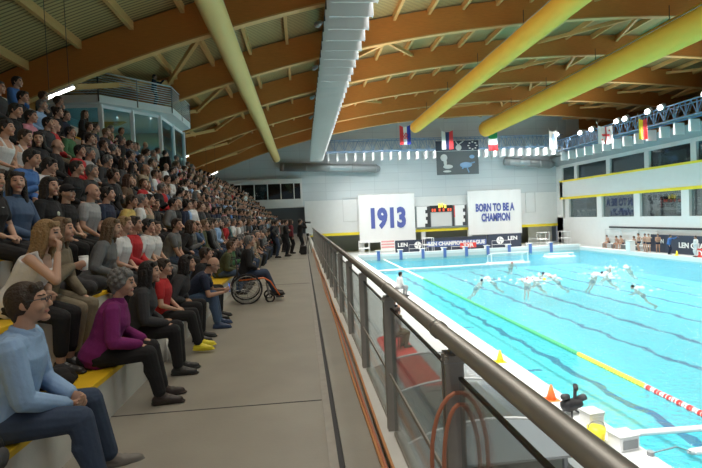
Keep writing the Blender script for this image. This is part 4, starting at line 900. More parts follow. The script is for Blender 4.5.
p4 = sit(0, 6.30, dict(lean=8, glasses=True, hl='lap', hr='lap', yaw=-6, sp=.10, fx=.52, sleeve='short', wd=.92), 'boy with glasses in red shirt and yellow shoes on front bench', 'red', 'black', 'brown', 2, 4, .008, scale=.93, shoe=(.72, .62, .03), dx=.06)
sit(0, 6.92, dict(lean=30, hl='lap', hr='lap', yaw=0, fem=True, hair='bob'), 'person in dark jacket leaning forward between red boy and bent bald man', 'charcoal', 'black', 'black', 1, 0)
p5 = sit(0, 7.70, dict(lean=47, hair='bald', hl=((.62, .10, .18), (.9, -.3, .3), (0, -.7, .6)), hr=((.60, -.10, .16), (.9, .3, .3), (0, .7, .6)), yaw=0, pitch=22, sp=.15, fx=.50, glasses=True, sleeve='short'), 'balding man in navy shirt bent forward over his phone on front bench', 'navy', 'denim', 'black', 0, 6, .008, shoe=(.03, .06, .13), dx=.04)
sit(0, 8.45, dict(lean=25, hair='short', hl='lap', hr='lap'), 'man in dark top on front bench behind the bent bald man', 'black', 'black', 'brown', 1)
sit(0, 11.2, dict(lean=28, hair='short', hl='clasp', hr='clasp', wd=1.05), 'man in olive jacket and blue jeans, first beyond the wheelchair', 'olive', 'denim', 'chestnut', 0)
sit(0, 11.95, dict(lean=20, hair='long', fem=True, hl='lap', hr='phone'), 'woman in dark green jacket, second beyond the wheelchair', 'green', 'jeans', 'brown', 0)
sit(0, 12.7, dict(lean=14, hair='short', hl='lap', hr='lap'), 'man in black jacket, third beyond the wheelchair', 'black', 'jeans', 'black', 1)
# second row
p6 = sit(1, 4.38, dict(lean=30, fem=True, hair='long', hl='lap', hr='mouth', yaw=-4, pitch=6, sleeve='none', sp=.08, fx=.38, legs='capri', wd=.98), 'blonde woman in white sleeveless top with hand at her mouth', 'white', 'black', 'blond', 2, 2, .007, dx=.05)
p7 = sit(1, 4.86, dict(lean=24, hair='long', fem=True, hl='kneefront', hr='cup', yaw=4, wd=1.02), 'woman in taupe top and khaki trousers holding a white cup', 'khaki', 'khaki', 'darkblond', 0, 2, .0075)
p8 = sit(1, 6.05, dict(lean=24, fem=True, hair='long', hl='lap', hr='lap', yaw=0, pitch=6), 'woman with long fair hair in grey top above the curly grey head', 'grey', 'black', 'darkblond', 2, 4, .008)
sit(1, 6.72, dict(lean=15, hair='short', hl='lap', hr='lap', sleeve='short', yaw=-5), 'short-haired blond person in white tee beside the fair-haired grey top', 'white', 'charcoal', 'blond', 4, 4, .008)
sit(1, 7.25, dict(lean=10, hair='short', hl='lap', hr='lap', yaw=5), 'person in dark red shirt between two white shirts, second row', 'red', 'black', 'brown', 1)
sit(1, 7.72, dict(lean=16, hair='short', hl='lap', hr='lap', collar=True, sleeve='short'), 'boy with dark hair in white collared shirt, second row', 'white', 'black', 'black', 0, 0, .008, scale=.97)
sit(1, 8.27, dict(lean=12, hair='short', hl='lap', hr='lap', sleeve='short', yaw=-40), 'brown-haired child in white shirt turned towards the camera, second row', 'white', 'grey', 'brown', 2, 0, .008, scale=.92)
sit(1, 9.2, dict(lean=22, hair='short', hl='clasp', hr='clasp', yaw=-28, wd=1.08, sleeve='short'), 'heavy man in grey polo shirt looking across, hands joined', 'grey', 'jeans', 'brown', 0, 0, .008)
sit(1, 10.0, dict(lean=30, hair='bob', fem=True, hl='lap', hr='lap'), 'person in black coat bowing low beside the grey polo shirt', 'black', 'black', 'brown', 1)
sit(1, 10.6, dict(lean=24, hair='short', hl='phone', hr='phone', pitch=15), 'child in grey hooded top holding a phone, second row', 'grey', 'jeans', 'chestnut', 0, scale=.93)
sit(1, 14.0, dict(lean=14, hair='short', hl='lap', hr='lap'), 'man in light blue shirt on second row beyond the wheelchair', 'lightblue', 'navy', 'grey', 0)
sit(1, 17.2, dict(lean=12, hair='short', hl='lap', hr='lap', sleeve='short', yaw=-20), 'grey-haired man in white T-shirt far along the second row', 'white', 'navy', 'grey', 0)
# third row
sit(2, 5.12, dict(lean=10, fem=True, hair='long', hl='lap', hr='lap', yaw=-12, pitch=8, sleeve='short'), 'woman in black top and necklace at the photo edge, third row', 'black', 'black', 'brown', 2, 0, .008)
sit(2, 5.62, dict(lean=6, fem=True, hair='long', hl='lap', hr='lap', yaw=-42), 'smiling woman with long dark hair in blue-grey top facing the camera', 'denim', 'charcoal', 'black', 4, -8, .008)
sit(2, 6.18, dict(lean=12, fem=True, hair='bob', hl='knee', hr='knee', sleeve='short', yaw=-14), 'woman in black tee with green print on the third row', 'black', 'black', 'black', 0, -4, .008)
sit(2, 6.66, dict(lean=10, hair='cap', hl='lap', hr='lap', sleeve='short', yaw=-12), 'boy in black tee and dark cap beside the green print tee', 'black', 'black', 'black', 2, 0, .008, scale=.93)
sit(2, 7.30, dict(lean=14, hair='bald', hl='knee', hr='knee', sleeve='short', yaw=-4, wd=1.08), 'bald man in light grey polo shirt on the third row', 'lightgrey', 'charcoal', 'black', 0, 0, .008)
sit(2, 7.95, dict(lean=10, hair='short', hl='knee', hr='knee', sleeve='short', yaw=4), 'young man in dark navy tee beside the bald grey polo', 'navy', 'black', 'black', 0, 0, .008)
sit(2, 8.72, dict(lean=22, hair='short', hl='lap', hr='lap', sleeve='short', yaw=-4, pitch=8), 'child in pale yellow tee on the third row', 'yellow', 'jeans', 'brown', 1, scale=.93)
sit(2, 9.78, dict(lean=18, fem=True, hair='bun', hl='lap', hr='lap', sleeve='none'), 'bare-shouldered woman with dark tied hair on third row', 'beige', 'black', 'black', 0)
sit(2, 10.5, dict(lean=10, hair='short', hl='lap', hr='lap', yaw=-40), 'child in black jacket facing across, third row', 'black', 'black', 'brown', 0, scale=.9)
sit(2, 11.4, dict(lean=22, hair='short', hl='lap', hr='lap'), 'person in grey jumper leaning forward on third row', 'grey', 'black', 'black', 0)
sit(2, 13.2, dict(lean=14, hair='short', hl='lap', hr='lap', glasses=True), 'man in light blue collared shirt and glasses far along third row', 'lightblue', 'charcoal', 'black', 0)
# fourth row
sit(3, 6.70, dict(lean=28, hair='short', hl='lap', hr='phone', yaw=-4, pitch=10), 'boy in bright blue jacket on the fourth row', 'blue', 'black', 'black', 0, 0, .009)
sit(3, 7.15, dict(lean=28, hair='short', hl='phone', hr='phone', sleeve='short', pitch=15, yaw=10), 'boy in white tee bent over a phone, fourth row', 'white', 'black', 'black', 0, 0, .009, scale=.94)
sit(3, 8.15, dict(lean=20, hair='short', hl='lap', hr='lap', yaw=6, wd=1.05), 'man in black jacket bent forward on fourth row', 'black', 'black', 'black', 0)
sit(3, 8.80, dict(lean=16, hair='short', hl='lap', hr='lap', yaw=-10), 'older man in black fleece beside the bent black jacket', 'charcoal', 'black', 'grey', 0)
sit(3, 10.55, dict(lean=16, fem=True, hair='long', hl='lap', hr='lap'), 'woman with long brown hair on the fourth row', 'brown', 'black', 'chestnut', 0)
sit(3, 13.3, dict(lean=10, hair='bald', hl='lap', hr='lap', wd=1.05), 'bald man in red shirt far along the fourth row', 'red', 'charcoal', 'black', 0)
# fifth row
sit(4, 7.45, dict(lean=18, fem=False, hair='short', hl='lap', hr='lap', sleeve='none'), 'man in white vest with bare arms near photo edge, fifth row', 'white', 'black', 'black', 0, 0, .009)
sit(4, 7.95, dict(lean=16, hair='short', hl='lap', hr='lap', sleeve='none', pitch=10), 'girl in white top beside the white vest, fifth row', 'white', 'jeans', 'brown', 2, 0, .009, scale=.95)
sit(4, 8.50, dict(lean=10, fem=True, hair='bob', hl='lap', hr='lap', yaw=-55, pitch=8), 'woman in black with a short bob facing the camera, fifth row', 'black', 'black', 'black', 2, -10, .009)
sit(4, 9.85, dict(lean=14, hair='short', hl='lap', hr='lap', yaw=-8), 'man in red top on the fifth row', 'red', 'black', 'black', 0, 0, .009)
# sixth row
sit(5, 8.75, dict(lean=22, hair='short', hl='lap', hr='lap', pitch=12, wd=1.1), 'heavy dark-haired man in black near photo edge, sixth row', 'black', 'black', 'black', 0, 0, .009)
sit(5, 9.35, dict(lean=16, fem=True, hair='short', hl='lap', hr='lap', sleeve='short'), 'woman in pink tee on the sixth row', 'pink', 'black', 'black', 0, 0, .009)
sit(5, 9.95, dict(lean=16, hair='short', hl='lap', hr='lap', wd=1.05), 'man in charcoal jacket between pink and green tops', 'charcoal', 'black', 'black', 0, 0, .009)
sit(5, 10.95, dict(lean=10, hair='short', hl='lap', hr='lap', wd=1.05), 'man in dark green sweater on the sixth row', 'green', 'black', 'black', 0, 0, .009)
# seventh row
sit(6, 9.62, dict(lean=10, hair='short', hl='lap', hr='lap', glasses=True), 'man with glasses in dark patterned top at photo edge, seventh row', 'charcoal', 'black', 'black', 0, 0, .009)
sit(6, 10.2, dict(lean=20, hair='short', hl='lap', hr='lap', pitch=8), 'young man in black below the orange beam, seventh row', 'black', 'black', 'black', 0, 0, .009)
sit(6, 10.85, dict(lean=24, hair='short', hl='lap', hr='lap'), 'person in light blue shirt beside the lit tube, seventh row', 'lightblue', 'black', 'grey', 0, 0, .009)
sit(6, 11.6, dict(lean=20, hair='short', hl='lap', hr='lap'), 'man in black under the glazed box corner, seventh row', 'black', 'black', 'brown', 0, 0, .009)

f, o = FIGS['woman in black tee with green print on the third row']; c = f.pel+f.t*.30+f.f*.148
for dy, dz, r_, cc in ((.03, .02, .045, (.08, .42, .12)), (-.04, -.03, .04, (.10, .5, .2)), (.0, .06, .03, (.55, .6, .5)), (.05, -.05, .03, (.5, .08, .08))):
    link('shirt_print', MB().ell(c+f.lat*dy+f.t*dz, (.012, r_, r_), None, 12, 8).mesh('shirt_print', 'cloth', True), o, cc)
f, o = FIGS['woman in black top and necklace at the photo edge, third row']; link('necklace', MB().tube([f.N-f.t*.03*(1-math.sin(a))-f.t*.10*max(0, math.sin(a))+.085*math.cos(a)*f.lat+(.02+.11*math.sin(a))*f.f for a in np.linspace(0, 6.2, 22)], .006, 6, closed=True).mesh('necklace', 'light_grey', True), o)
# ---- what the nearest people hold
def held(o, q, fig, builder, name, label, cat): pass
t = empty('paper_cup', (0, 0, 0), 0, 'white paper cup held by the woman in taupe top', 'cup')
_f = Fig(lean=24, hair='long', fem=True, hl='kneefront', hr='cup', yaw=4, wd=1.02, fx=.34, drop=SEAT[0]-SEAT[1]); hp = V(HIPX(1), 4.86, SEAT[1])+rotz(R(2))@(_f.wr[-1]+_f.hd[-1]*.10+_f.hn[-1]*.045)
t.location = hp; MB().cyl((0, 0, -.07), (0, 0, .06), .033, 18, .044).build('cup', 'white', t, True); MB().cyl((0, 0, .06), (0, 0, .072), .046, 18, .043).build('lid', 'white', t, True)
t = empty('phone', (HIPX(0)+.04+.70, 7.76, SEAT[0]+.22), R(20), 'dark phone held by the bent bald man in navy', 'phone'); MB().box(-.008, .0, -.04, .04, -.075, .075).build('body', 'black', t, bevel=.003); MB().box(-.0095, -.008, -.035, .035, -.065, .065).build('screen', mat('phone_screen', (.12, .25, .8), emit=.8) and 'phone_screen', t)
# bags and coats on the front slabs
def coat(loc, label, colr, name='coat', sx=.35, sy=.28, h=.16):
    mb = MB(); rr = random.Random(int(loc[1]*100))
    for i in range(16): a = rr.uniform(0, 6.28); d = rr.uniform(.2, 1); mb.ell((sx*.7*d*math.cos(a), sy*.7*d*math.sin(a), h*(.3+.45*rr.random()*(1-d*.5))), (sx*.42, sy*.36, h*.38), rotz(a), 10, 7)
    mb.box(-sx*.6, sx*.6, -sy*.6, sy*.6, .002, h*.3); o = bpy.data.objects.new(name, remesh(mb, .012, name, 'cloth')); COL.objects.link(o); o.location = loc; o.color = (*C[colr], 1); return tag(o, label, 'coat')
coat((HIPX(1)+.10, 5.45, SEAT[1]), 'dark grey coat heaped on second row beside the taupe woman', 'charcoal', sx=.30, sy=.26, h=.24)
coat((-2.05, 4.02, SEAT[0]), 'black coat heaped on the yellow slab between blue shirt and cardigan', 'black', sx=.22, sy=.20, h=.15)
t = empty('handbag', (-2.18, 4.36-.62, SEAT[0]), R(15), 'tan handbag standing on the yellow slab behind the blue shirt man', 'bag')
bm = MB(); bm.loft([V((-.09, -.16, 0), (.09, -.16, 0), (.09, .16, 0), (-.09, .16, 0)), V((-.08, -.17, .12), (.08, -.17, .12), (.08, .17, .12), (-.08, .17, .12)), V((-.03, -.14, .25), (.03, -.14, .25), (.03, .14, .25), (-.03, .14, .25))]); mat('tan', (.33, .23, .10), .6); bm.build('bag_body', 'tan', t, bevel=.015); MB().tube([(0, -.10+.2*i/10, .24+.13*math.sin(math.pi*i/10)) for i in range(11)], .009, 6).build('handle', 'tan', t, True)
t = empty('rucksack', (-1.70, 2.62, SEAT[0]), 0, 'black rucksack on the front slab at the corner before the blue shirt', 'bag'); t.scale = (.6, .6, .55); MB().ell((0, 0, .19), (.13, .17, .20), None, 16, 10).build('bag_body', 'black', t, True); MB().ell((.11, 0, .12), (.06, .12, .11), None, 12, 8).build('front_pocket', 'charcoal', t, True); MB().tube([(-.02, -.05+.1*i/6, .38+.05*math.sin(math.pi*i/6)) for i in range(7)], .01, 6).build('top_loop', 'charcoal', t)
t = empty('drinks_bottle', (-2.12, 5.02, SEAT[0]), 0, 'yellow drinks bottle on slab behind the purple cardigan', 'bottle'); MB().cyl((0, 0, 0), (0, 0, .17), .035, 14).build('bottle_body', 'yellow_plastic', t, True); MB().cyl((0, 0, .17), (0, 0, .21), .018, 10).build('cap', 'white', t, True)
t = empty('white_carton', (-1.90, 5.86, SEAT[0]-.398), 0, 'white bag on the walkway at bench foot before the charcoal woman', 'bag'); t.location = (-1.62, 5.95, 0); MB().cyl((0, 0, 0), (0, 0, .26), .08, 14, .10).build('bag_body', 'white', t, True); MB().cyl((0, 0, .26), (0, 0, .265), .10, 14).build('rim', 'light_grey', t)

# ---- wheelchair and its user
t = empty('wheelchair', (-1.22, 10.0, 0), R(8), 'wheelchair with black frame and spoked wheels beside the front bench', 'wheelchair')
for s_ in (-.29, .29):
    wh = MB().tube([(.30*math.cos(a), s_, .30+.30*math.sin(a)) for a in np.linspace(0, 2*math.pi, 29)[:-1]], .017, 8, closed=True).build('wheel', 'black', t, True)
    MB().tube([(.265*math.cos(a), s_*1.09, .30+.265*math.sin(a)) for a in np.linspace(0, 2*math.pi, 29)[:-1]], .008, 6, closed=True).build('push_rim', 'steel', wh, True)
    bm = MB(); [bm.cyl((0, s_, .30), (.29*math.cos(a), s_, .30+.29*math.sin(a)), .003, 5) for a in np.arange(0, 6.2, .4)]; bm.cyl((0, s_-.03, .3), (0, s_+.03, .3), .025, 10); bm.build('spokes', 'steel', wh)
    cs = MB().tube([(.46+.085*math.cos(a), s_*.85, .085+.085*math.sin(a)) for a in np.linspace(0, 2*math.pi, 17)[:-1]], .018, 8, closed=True).build('caster', 'black', t, True)
    MB().bar((.46, s_*.85, .09), (.42, s_*.85, .36), .03, .03).build('fork', 'steel', cs)
    MB().tube([(-.15, s_*.8, .48), (.36, s_*.8, .50), (.48, s_*.8, .42), (.66, s_*.62, .12)], .014, 8).build('side_frame', 'orange' if s_ < 0 else 'charcoal', t, True)
    MB().tube([(-.15, s_*.8, .30), (-.17, s_*.8, .70), (-.20, s_*.8, .92), (-.28, s_*.8, .93)], .013, 8).build('back_post', 'charcoal', t, True)
    MB().box(.58, .74, s_*.62-.06, s_*.62+.06, .08, .10).build('footplate', 'charcoal', t)
MB().box(-.15, .28, -.22, .22, .455, .49).build('seat', 'black', t, bevel=.01); MB().box(-.19, -.165, -.22, .22, .52, .88).build('backrest', 'black', t, bevel=.008)
MB().cyl((0, -.29, .3), (0, .29, .3), .014, 8).build('axle', 'steel', t)
place(Fig(lean=12, hair='short', hl='lap', hr='lap', fx=.60, drop=-.38, sp=.12, yaw=4), (-1.25, 10.0, .49), 'person with grey hair and black top sitting in the wheelchair', 'black', 'jeans', 'grey', 0, (.02, .02, .02), .010, 8)
# ---- people standing at the far end of the walkway and on the stand
place(Fig(stand=True, lean=2, hair='short', hl='camera', hr='camera', yaw=-6), (-.16, 24, 0), 'photographer in black standing at the far end of the walkway', 'black', 'black', 'black', 0, vox=.014, rz=10)
t = empty('photo_camera', (.12, 24.02, 1.52), R(12), 'black camera with long lens held by the walkway photographer', 'camera'); MB().box(-.04, .05, -.075, .075, -.05, .05).build('body', 'black', t, bevel=.01); MB().cyl((.05, 0, 0), (.28, 0, -.01), .04, 14, .055).build('lens', 'charcoal', t, True)
t = empty('tripod', (.22, 23.4, 0), 0, 'tripod with white-lensed camera beside the walkway photographer', 'tripod')
for a in (.5, 2.6, 4.7): MB().cyl((0, 0, .85), (.20*math.cos(a), .26*math.sin(a), 0), .016, 6).build('leg', 'charcoal', t)
MB().box(-.06, .06, -.08, .08, .86, .98).build('camera_body', 'black', t); MB().cyl((.06, 0, .92), (.24, -.02, .92), .05, 12).build('lens', 'light_grey', t, True)
t = empty('camera_bag', (-.02, 22.9, 0), 0, 'black camera bag on the walkway floor by the railing end', 'bag'); MB().box(-.16, .16, -.14, .14, 0, .42).build('bag_body', 'black', t, bevel=.05); MB().tube([(-.1+.2*i/6, 0, .42+.08*math.sin(math.pi*i/6)) for i in range(7)], .012, 6).build('strap', 'charcoal', t)
for i, (x, y, kw, lb, top) in enumerate(((-.80, 22.2, dict(hl='cross', hr='cross', yaw=-20), 'person in black coat standing closest behind the walkway photographer', 'black'), (-1.22, 21.5, dict(hl='down', hr='hip', yaw=0), 'person in black jacket and jeans standing by the bench end', 'charcoal'),
                                 (-.62, 23.9, dict(hl='down', hr='down', hair='long', fem=True), 'woman in maroon top standing back from the walkway photographer', 'maroon'), (-1.45, 23.3, dict(hl='down', hr='down'), 'person in dark navy standing deep among the walkway-end group', 'navy'),
                                 (-1.05, 25.2, dict(hl='lap', hr='lap', stride=0), 'person in grey standing farthest along the walkway', 'grey'))):
    kw['stand'] = True; place(Fig(lean=2, **kw), (x, y, 0), lb, top, 'jeans' if i == 1 else 'black', 'brown' if i != 1 else 'black', i % 5, vox=.014, rz=-10+12*i)
place(Fig(stand=True, lean=8, hair='short', hl='down', hr='down', wd=1.1), (-5.42, 19.8, SEAT[5]), 'big man in black standing high on the stand below the balcony', 'black', 'black', 'black', 0, vox=.014, rz=60)
place(Fig(stand=True, lean=4, hair='cap', hl='down', hr='hip', wd=1.05), (-4.45, 38.5, SEAT[4]-.1), 'man in white T-shirt and white cap standing far up the stand', 'white', 'navy', 'white', 0, vox=.014, rz=10)
C['white_cap'] = C['white']
place(Fig(stand=True, lean=3, hair='short', hl='reach', hr='down'), (-7.1, 24.9, 7.635), 'person in dark clothes standing behind the balcony railing', 'navy', 'black', 'black', 1, vox=.014, rz=0, scale=.94)

# ---- everyone else: a set of poses, copied
rr = random.Random(77)
POSES = [dict(lean=10, hl='lap', hr='lap'), dict(lean=22, hl='clasp', hr='clasp'), dict(lean=6, hl='cross', hr='cross', wd=1.05), dict(lean=14, hl='lap', hr='lap', fem=True, yaw=-12), dict(lean=18, hl='knee', hr='knee', sleeve='short'),
         dict(lean=24, hl='phone', hr='phone', pitch=14), dict(lean=8, hl='lap', hr='lap', fem=True, yaw=-32), dict(lean=16, hl='lap', hr='chin', yaw=4), dict(lean=4, hl='lap', hr='lap', yaw=14, wd=1.06), dict(lean=12, hl='lap', hr='knee', fem=True, sleeve='short'), dict(lean=28, hl='clasp', hr='clasp', yaw=-8), dict(lean=14, hl='lap', hr='lap', sleeve='short', yaw=-20)]
SETS = []
for i, p in enumerate(POSES):
    f = Fig(fx=.33, drop=-.52, **p); v = .0125
    SETS.append(dict(fig=f, body=f.body(v), shirt=f.shirt(v), trousers=f.trousers(.018), hair={h: f.hairm(.011, h) for h in (('long', 'bob', 'bun') if f.fem else ('short', 'curly', 'bald'))}, pose=p))
PAL = ['black']*16+['charcoal']*9+['navy']*7+['grey']*6+['lightgrey']*2+['white']*5+['red']*2+['blue', 'denim', 'denim', 'lightblue', 'lightblue', 'olive', 'brown', 'beige', 'maroon', 'green', 'teal', 'khaki', 'pink']
CN = dict(lightgrey='light grey', lightblue='light blue', denim='denim blue', charcoal='charcoal', khaki='khaki')
ROWN = ['front', 'second', 'third', 'fourth', 'fifth', 'sixth', 'seventh', 'top']
cand = []
for k in range(8):
    y = max(3.0, 1.64*abs(HIPX(k))); ys = TAKEN.get(k, [])
    while y < 56.0:
        near = min([abs(y-q) for q in ys], default=9)
        if near < .47: y += .12; continue
        if (k in (4, 5) and abs(y-38.5) < .6) or (k in (5, 6) and abs(y-19.8) < .6): y += .2; continue
        if k == 1 and 5.1 < y < 5.85: y += .1; continue
        if k == 0 and (y < 13.0 or y > 40): y += .3; continue
        if rr.random() < (.97 if k < 7 else .55): cand.append((k, y+rr.uniform(-.03, .03)))
        y += rr.uniform(.50, .60)
cand.sort(key=lambda c: c[1]*c[1]+HIPX(c[0])**2)
IND = cand[:232]; REST = cand[232:]
order = {}
for k in range(8):
    row = sorted([y for kk, y in IND if kk == k]+TAKEN.get(k, [])); order[k] = {round(y, 4): i+1 for i, y in enumerate(row)}
def ordi(n): return '%d%s' % (n, 'th' if 10 <= n % 100 <= 20 else {1: 'st', 2: 'nd', 3: 'rd'}.get(n % 10, 'th'))
for k, y in IND:
    S_ = rr.choice(SETS); f = S_['fig']; top = rr.choice(PAL); hs = rr.choice(list(S_['hair'])); hs = 'short' if hs == 'bald' and rr.random() < .5 else hs
    hc = rr.choice(['black', 'black', 'brown', 'brown', 'brown', 'chestnut', 'darkblond', 'grey', 'grey'] + (['blond'] if f.fem else [])); sc = rr.uniform(.93, 1.06)
    o = bpy.data.objects.new('person', S_['body']); COL.objects.link(o); o.location = (HIPX(k)+rr.uniform(-.04, .06), y, SEAT[k]); o.rotation_euler.z = R(rr.gauss(0, 9)); o.scale = (sc, sc, sc); o.color = (*SK[rr.randrange(5)], 1)
    hn = {'long': 'long %s hair', 'bob': '%s bobbed hair', 'bun': 'tied-up %s hair', 'short': 'short %s hair', 'curly': 'curly %s hair', 'bald': 'thin %s hair'}[hs] % {'darkblond': 'dark blond'}.get(hc, hc)
    tag(o, 'spectator in %s, %s, %s from near end of %s row' % (CN.get(top, top), hn, ordi(order[k][round(y, 4)]), ROWN[k]), 'person', 'spectators on the stand')
    link('shirt', S_['shirt'], o, C[top]); link('trousers', S_['trousers'], o, C[rr.choice(['black', 'black', 'charcoal', 'jeans', 'jeans', 'navy', 'khaki'])]); link('hair', S_['hair'][hs], o, HC[hc])
# the far rows beyond the individuals, too small to tell apart
def low(f, hs):
    out = []
    for me, key in ((f.body(.03), 'skin'), (f.shirt(.032), 'top'), (f.trousers(.04), 'bottom'), (f.hairm(.024, hs), 'hair')):
        n = len(me.vertices); v = np.zeros(n*3); me.vertices.foreach_get('co', v); out.append((v.reshape(-1, 3), [tuple(p.vertices) for p in me.polygons], key)); bpy.data.meshes.remove(me)
    return out
LOWS = [low(S_['fig'], h) for S_ in SETS[:8] for h in (('long',) if S_['fig'].fem else ('short',))]
vs_, cs_, lt, ls = [], [], [], []; off = 0
def srgb_pad(c): return (*c, 1)
for k, y in REST:
    Lw = rr.choice(LOWS); M = rotz(R(rr.gauss(0, 9)))*rr.uniform(.93, 1.06); loc = V(HIPX(k)+rr.uniform(-.04, .06), y, SEAT[k])
    cc = dict(skin=rr.choice(SK), top=C[rr.choice(PAL)], bottom=C[rr.choice(['black', 'charcoal', 'jeans'])], hair=HC[rr.choice(['black', 'brown', 'brown', 'grey', 'chestnut'])])
    for v, fs, key in Lw:
        vs_.append(v@M.T+loc); cs_.append(np.tile(np.array(srgb_pad(cc[key])), (len(v), 1))); a = np.array(fs); lt.append((a+off).ravel()); ls.append(np.full(len(a), a.shape[1])); off += len(v)
vv = np.concatenate(vs_); cc = np.concatenate(cs_); li = np.concatenate(lt); ln = np.concatenate(ls)
me = bpy.data.meshes.new('crowd'); me.vertices.add(len(vv)); me.vertices.foreach_set('co', vv.ravel()); me.loops.add(len(li)); me.loops.foreach_set('vertex_index', li.astype('int32')); me.polygons.add(len(ln))
me.polygons.foreach_set('loop_start', np.concatenate([[0], np.cumsum(ln)[:-1]]).astype('int32')); me.polygons.foreach_set('use_smooth', np.ones(len(ln), bool)); me.update(calc_edges=True)
at_ = me.color_attributes.new('Col', 'FLOAT_COLOR', 'POINT'); at_.data.foreach_set('color', cc.ravel()); me.materials.append(MAT['crowd_colours'])
o = bpy.data.objects.new('crowd', me); COL.objects.link(o); tag(o, 'distant spectators filling the far end of the stand', 'crowd', None, 'stuff')

# ================================================================ PLAYERS AND OFFICIALS
def swimmer(x, y, rz, cap, lb, arm='reach', dz=0):
    f = Fig(stand=True, lean=0, hair='swimcap', hl=arm, hr='down', yaw=0, pitch=-36); a = R(48)
    o = place(f, (x, y, 0), lb, 'white', 'navy', cap, rr.randrange(5), vox=.016, rz=rz, nude=True)
    M = rotz(R(rz))@roty(a); h = M@f.H; o.rotation_euler = (0, a, R(rz)); o.location = (x-h[0], y-h[1], WATER+.06-h[2])
for i, (x, y, rz, cap, arm, lb) in enumerate(((11.69, 30.5, 20, 'navy', 'reach', 'swimmer in dark cap, closest to the near pool edge'), (12.6, 31.7, 190, 'white', 'up', 'swimmer in white cap beside the dark cap near the edge'), (14.5, 29.8, 60, 'red', 'up', 'swimmer in red cap splashing by the ball'), (15.15, 30.3, 200, 'white', 'reach', 'swimmer in white cap right behind the ball'),
        (16.9, 32.2, 0, 'navy', 'reach', 'swimmer in dark cap farther from the ball'), (16.7, 30.8, 170, 'white', 'up', 'swimmer in white cap with arm raised past the ball'), (19.8, 30.6, 30, 'white', 'reach', 'swimmer in white cap of the middle pair'), (20.4, 30.8, 180, 'navy', 'reach', 'swimmer in dark cap of the middle pair'),
        (22.8, 33.4, 20, 'white', 'reach', 'swimmer in white cap, closer of the two farthest'), (24.3, 33.7, 200, 'white', 'up', 'swimmer in white cap out by the far side'), (18.3, 24.9, 150, 'black', 'reach', 'swimmer in black cap alone nearest the camera'), (18.1, 39.9, 260, 'red', 'reach', 'goalkeeper in red cap before the white goal'))):
    swimmer(x, y, rz, cap, lb, arm)
for i, (y, kw, lb) in enumerate(((46.9, dict(lean=20, hl='clasp', hr='clasp'), 'bare-chested player seated first on the team bench from the far corner'), (45.3, dict(lean=28, hl='knee', hr='knee'), 'bare-chested player leaning forward, second along the team bench'), (44.75, dict(lean=16, hl='knee', hr='lap'), 'bare-chested player close beside the leaning one on the bench'), (42.9, dict(lean=12, hl='clasp', hr='clasp'), 'bare-chested player seated alone on the bench nearest the dark board'))):
    place(Fig(fx=.40, drop=-.48, sp=.2, **kw), (31.9, y, DECK+.48), lb, 'white', 'navy', 'brown', i, vox=.015, rz=180, nude=True)
for i, (x, y, kw, lb) in enumerate(((31.1, 41.3, dict(hl='hip', hr='down'), 'bare-chested player standing closest to the white square stand'), (31.2, 40.6, dict(hl='down', hr='down'), 'bare-chested player standing in the middle of the deck group'), (31.0, 39.9, dict(hl='reach', hr='down'), 'bare-chested player holding out an arm in deck group'), (31.4, 39.3, dict(hl='cross', hr='cross'), 'bare-chested player with folded arms at the dark board end'))):
    place(Fig(stand=True, lean=4, **kw, hair='swimcap' if i == 1 else 'short'), (x, y, DECK), lb, 'white', 'navy', 'navy' if i == 1 else 'brown', i, vox=.015, rz=170+20*i, nude=True)
place(Fig(stand=True, lean=10, hl='reach', hr='down'), (30.95, 37.5, DECK), 'official in bright blue tracksuit standing before the dark side board', 'blue', 'navy', 'brown', 1, vox=.014, rz=-60)
place(Fig(stand=True, lean=3, hl='lap', hr='down'), (30.9, 34.6, DECK), 'official in white standing by the red board at photo edge', 'white', 'white', 'brown', 1, vox=.014, rz=170)
t = empty('folding_stool', (4.85, 24.4, DECK), 0, 'white stool under the person in white by the near pool edge', 'stool'); MB().box(-.2, .2, -.2, .2, .40, .44).build('seat', 'white', t); [MB().cyl((a*.17, b*.17, 0), (a*.17, b*.17, .4), .02, 8).build('leg', 'light_grey', t) for a in (-1, 1) for b in (-1, 1)]
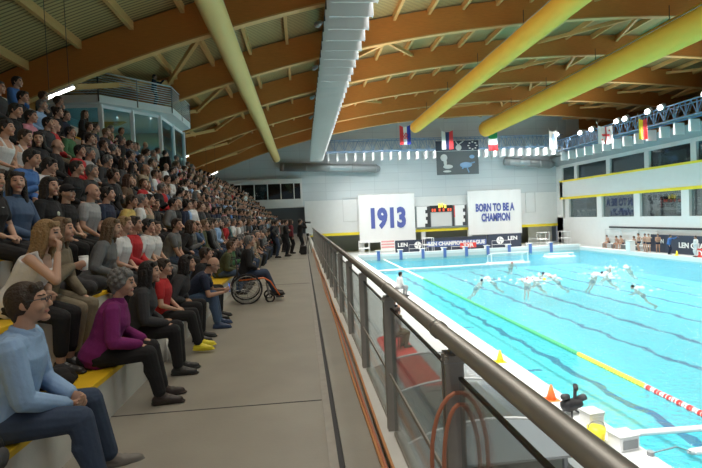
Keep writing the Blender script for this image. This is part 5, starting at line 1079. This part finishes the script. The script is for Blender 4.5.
place(Fig(lean=12, hl='knee', hr='knee', hair='short'), (4.85, 24.4, DECK+.44), 'person in white sitting on the near pool deck', 'white', 'lightgrey', 'black', 0, vox=.013, rz=20)
for i, (x, y, lb, top) in enumerate(((3.0, 17.3, 'photographer aiming a camera from a stool behind the railing glass', 'black'), (2.75, 14.9, 'person in pale top seated on a stool behind the railing glass', 'lightgrey'))):
    t = empty('folding_stool', (x, y, DECK), 0, 'dark stool under the %s behind the railing glass' % ('photographer' if i == 0 else 'pale-topped person'), 'stool'); MB().box(-.2, .2, -.2, .2, .40, .44).build('seat', 'charcoal', t); [MB().cyl((a*.17, b*.17, 0), (a*.17, b*.17, .4), .02, 8).build('leg', 'charcoal', t) for a in (-1, 1) for b in (-1, 1)]
    place(Fig(lean=14, hl='camera' if i == 0 else 'lap', hr='camera' if i == 0 else 'lap', hair='short', sleeve='short'), (x, y, DECK+.44), lb, top, 'khaki', 'brown', i, vox=.013, rz=15)
t = empty('photo_camera', (3.45, 17.42, DECK+.44+.80), R(15), 'black camera aimed by the seated photographer behind railing glass', 'camera'); MB().box(-.04, .05, -.075, .075, -.05, .05).build('body', 'black', t, bevel=.01); MB().cyl((.05, 0, 0), (.34, 0, -.01), .045, 14, .06).build('lens', 'charcoal', t, True)

# foam the players throw up
sm = MB(); r2 = random.Random(5)
for (x, y, n) in ((11.8, 30.6, 10), (12.6, 31.7, 14), (14.6, 29.8, 40), (15.3, 30.4, 30), (16.8, 31.0, 26), (17, 32.2, 10), (19.8, 30.7, 16), (20.6, 30.9, 18), (22.9, 33.4, 14), (24.3, 33.7, 14), (18.5, 24.9, 16), (20, 29, 10)):
    for i in range(n):
        a = r2.uniform(0, 6.28); d = abs(r2.gauss(0, .75)); sm.ell((x+d*math.cos(a), y+1.3*d*math.sin(a), WATER+.01), (r2.uniform(.03, .16), r2.uniform(.03, .14), r2.uniform(.01, .07)*(1 if d > .4 else 2.2)), None, 7, 5)
o = sm.build('splash_foam', 'white', None, True); tag(o, 'white foam splashed up around the swimmers', 'foam', None, 'stuff')
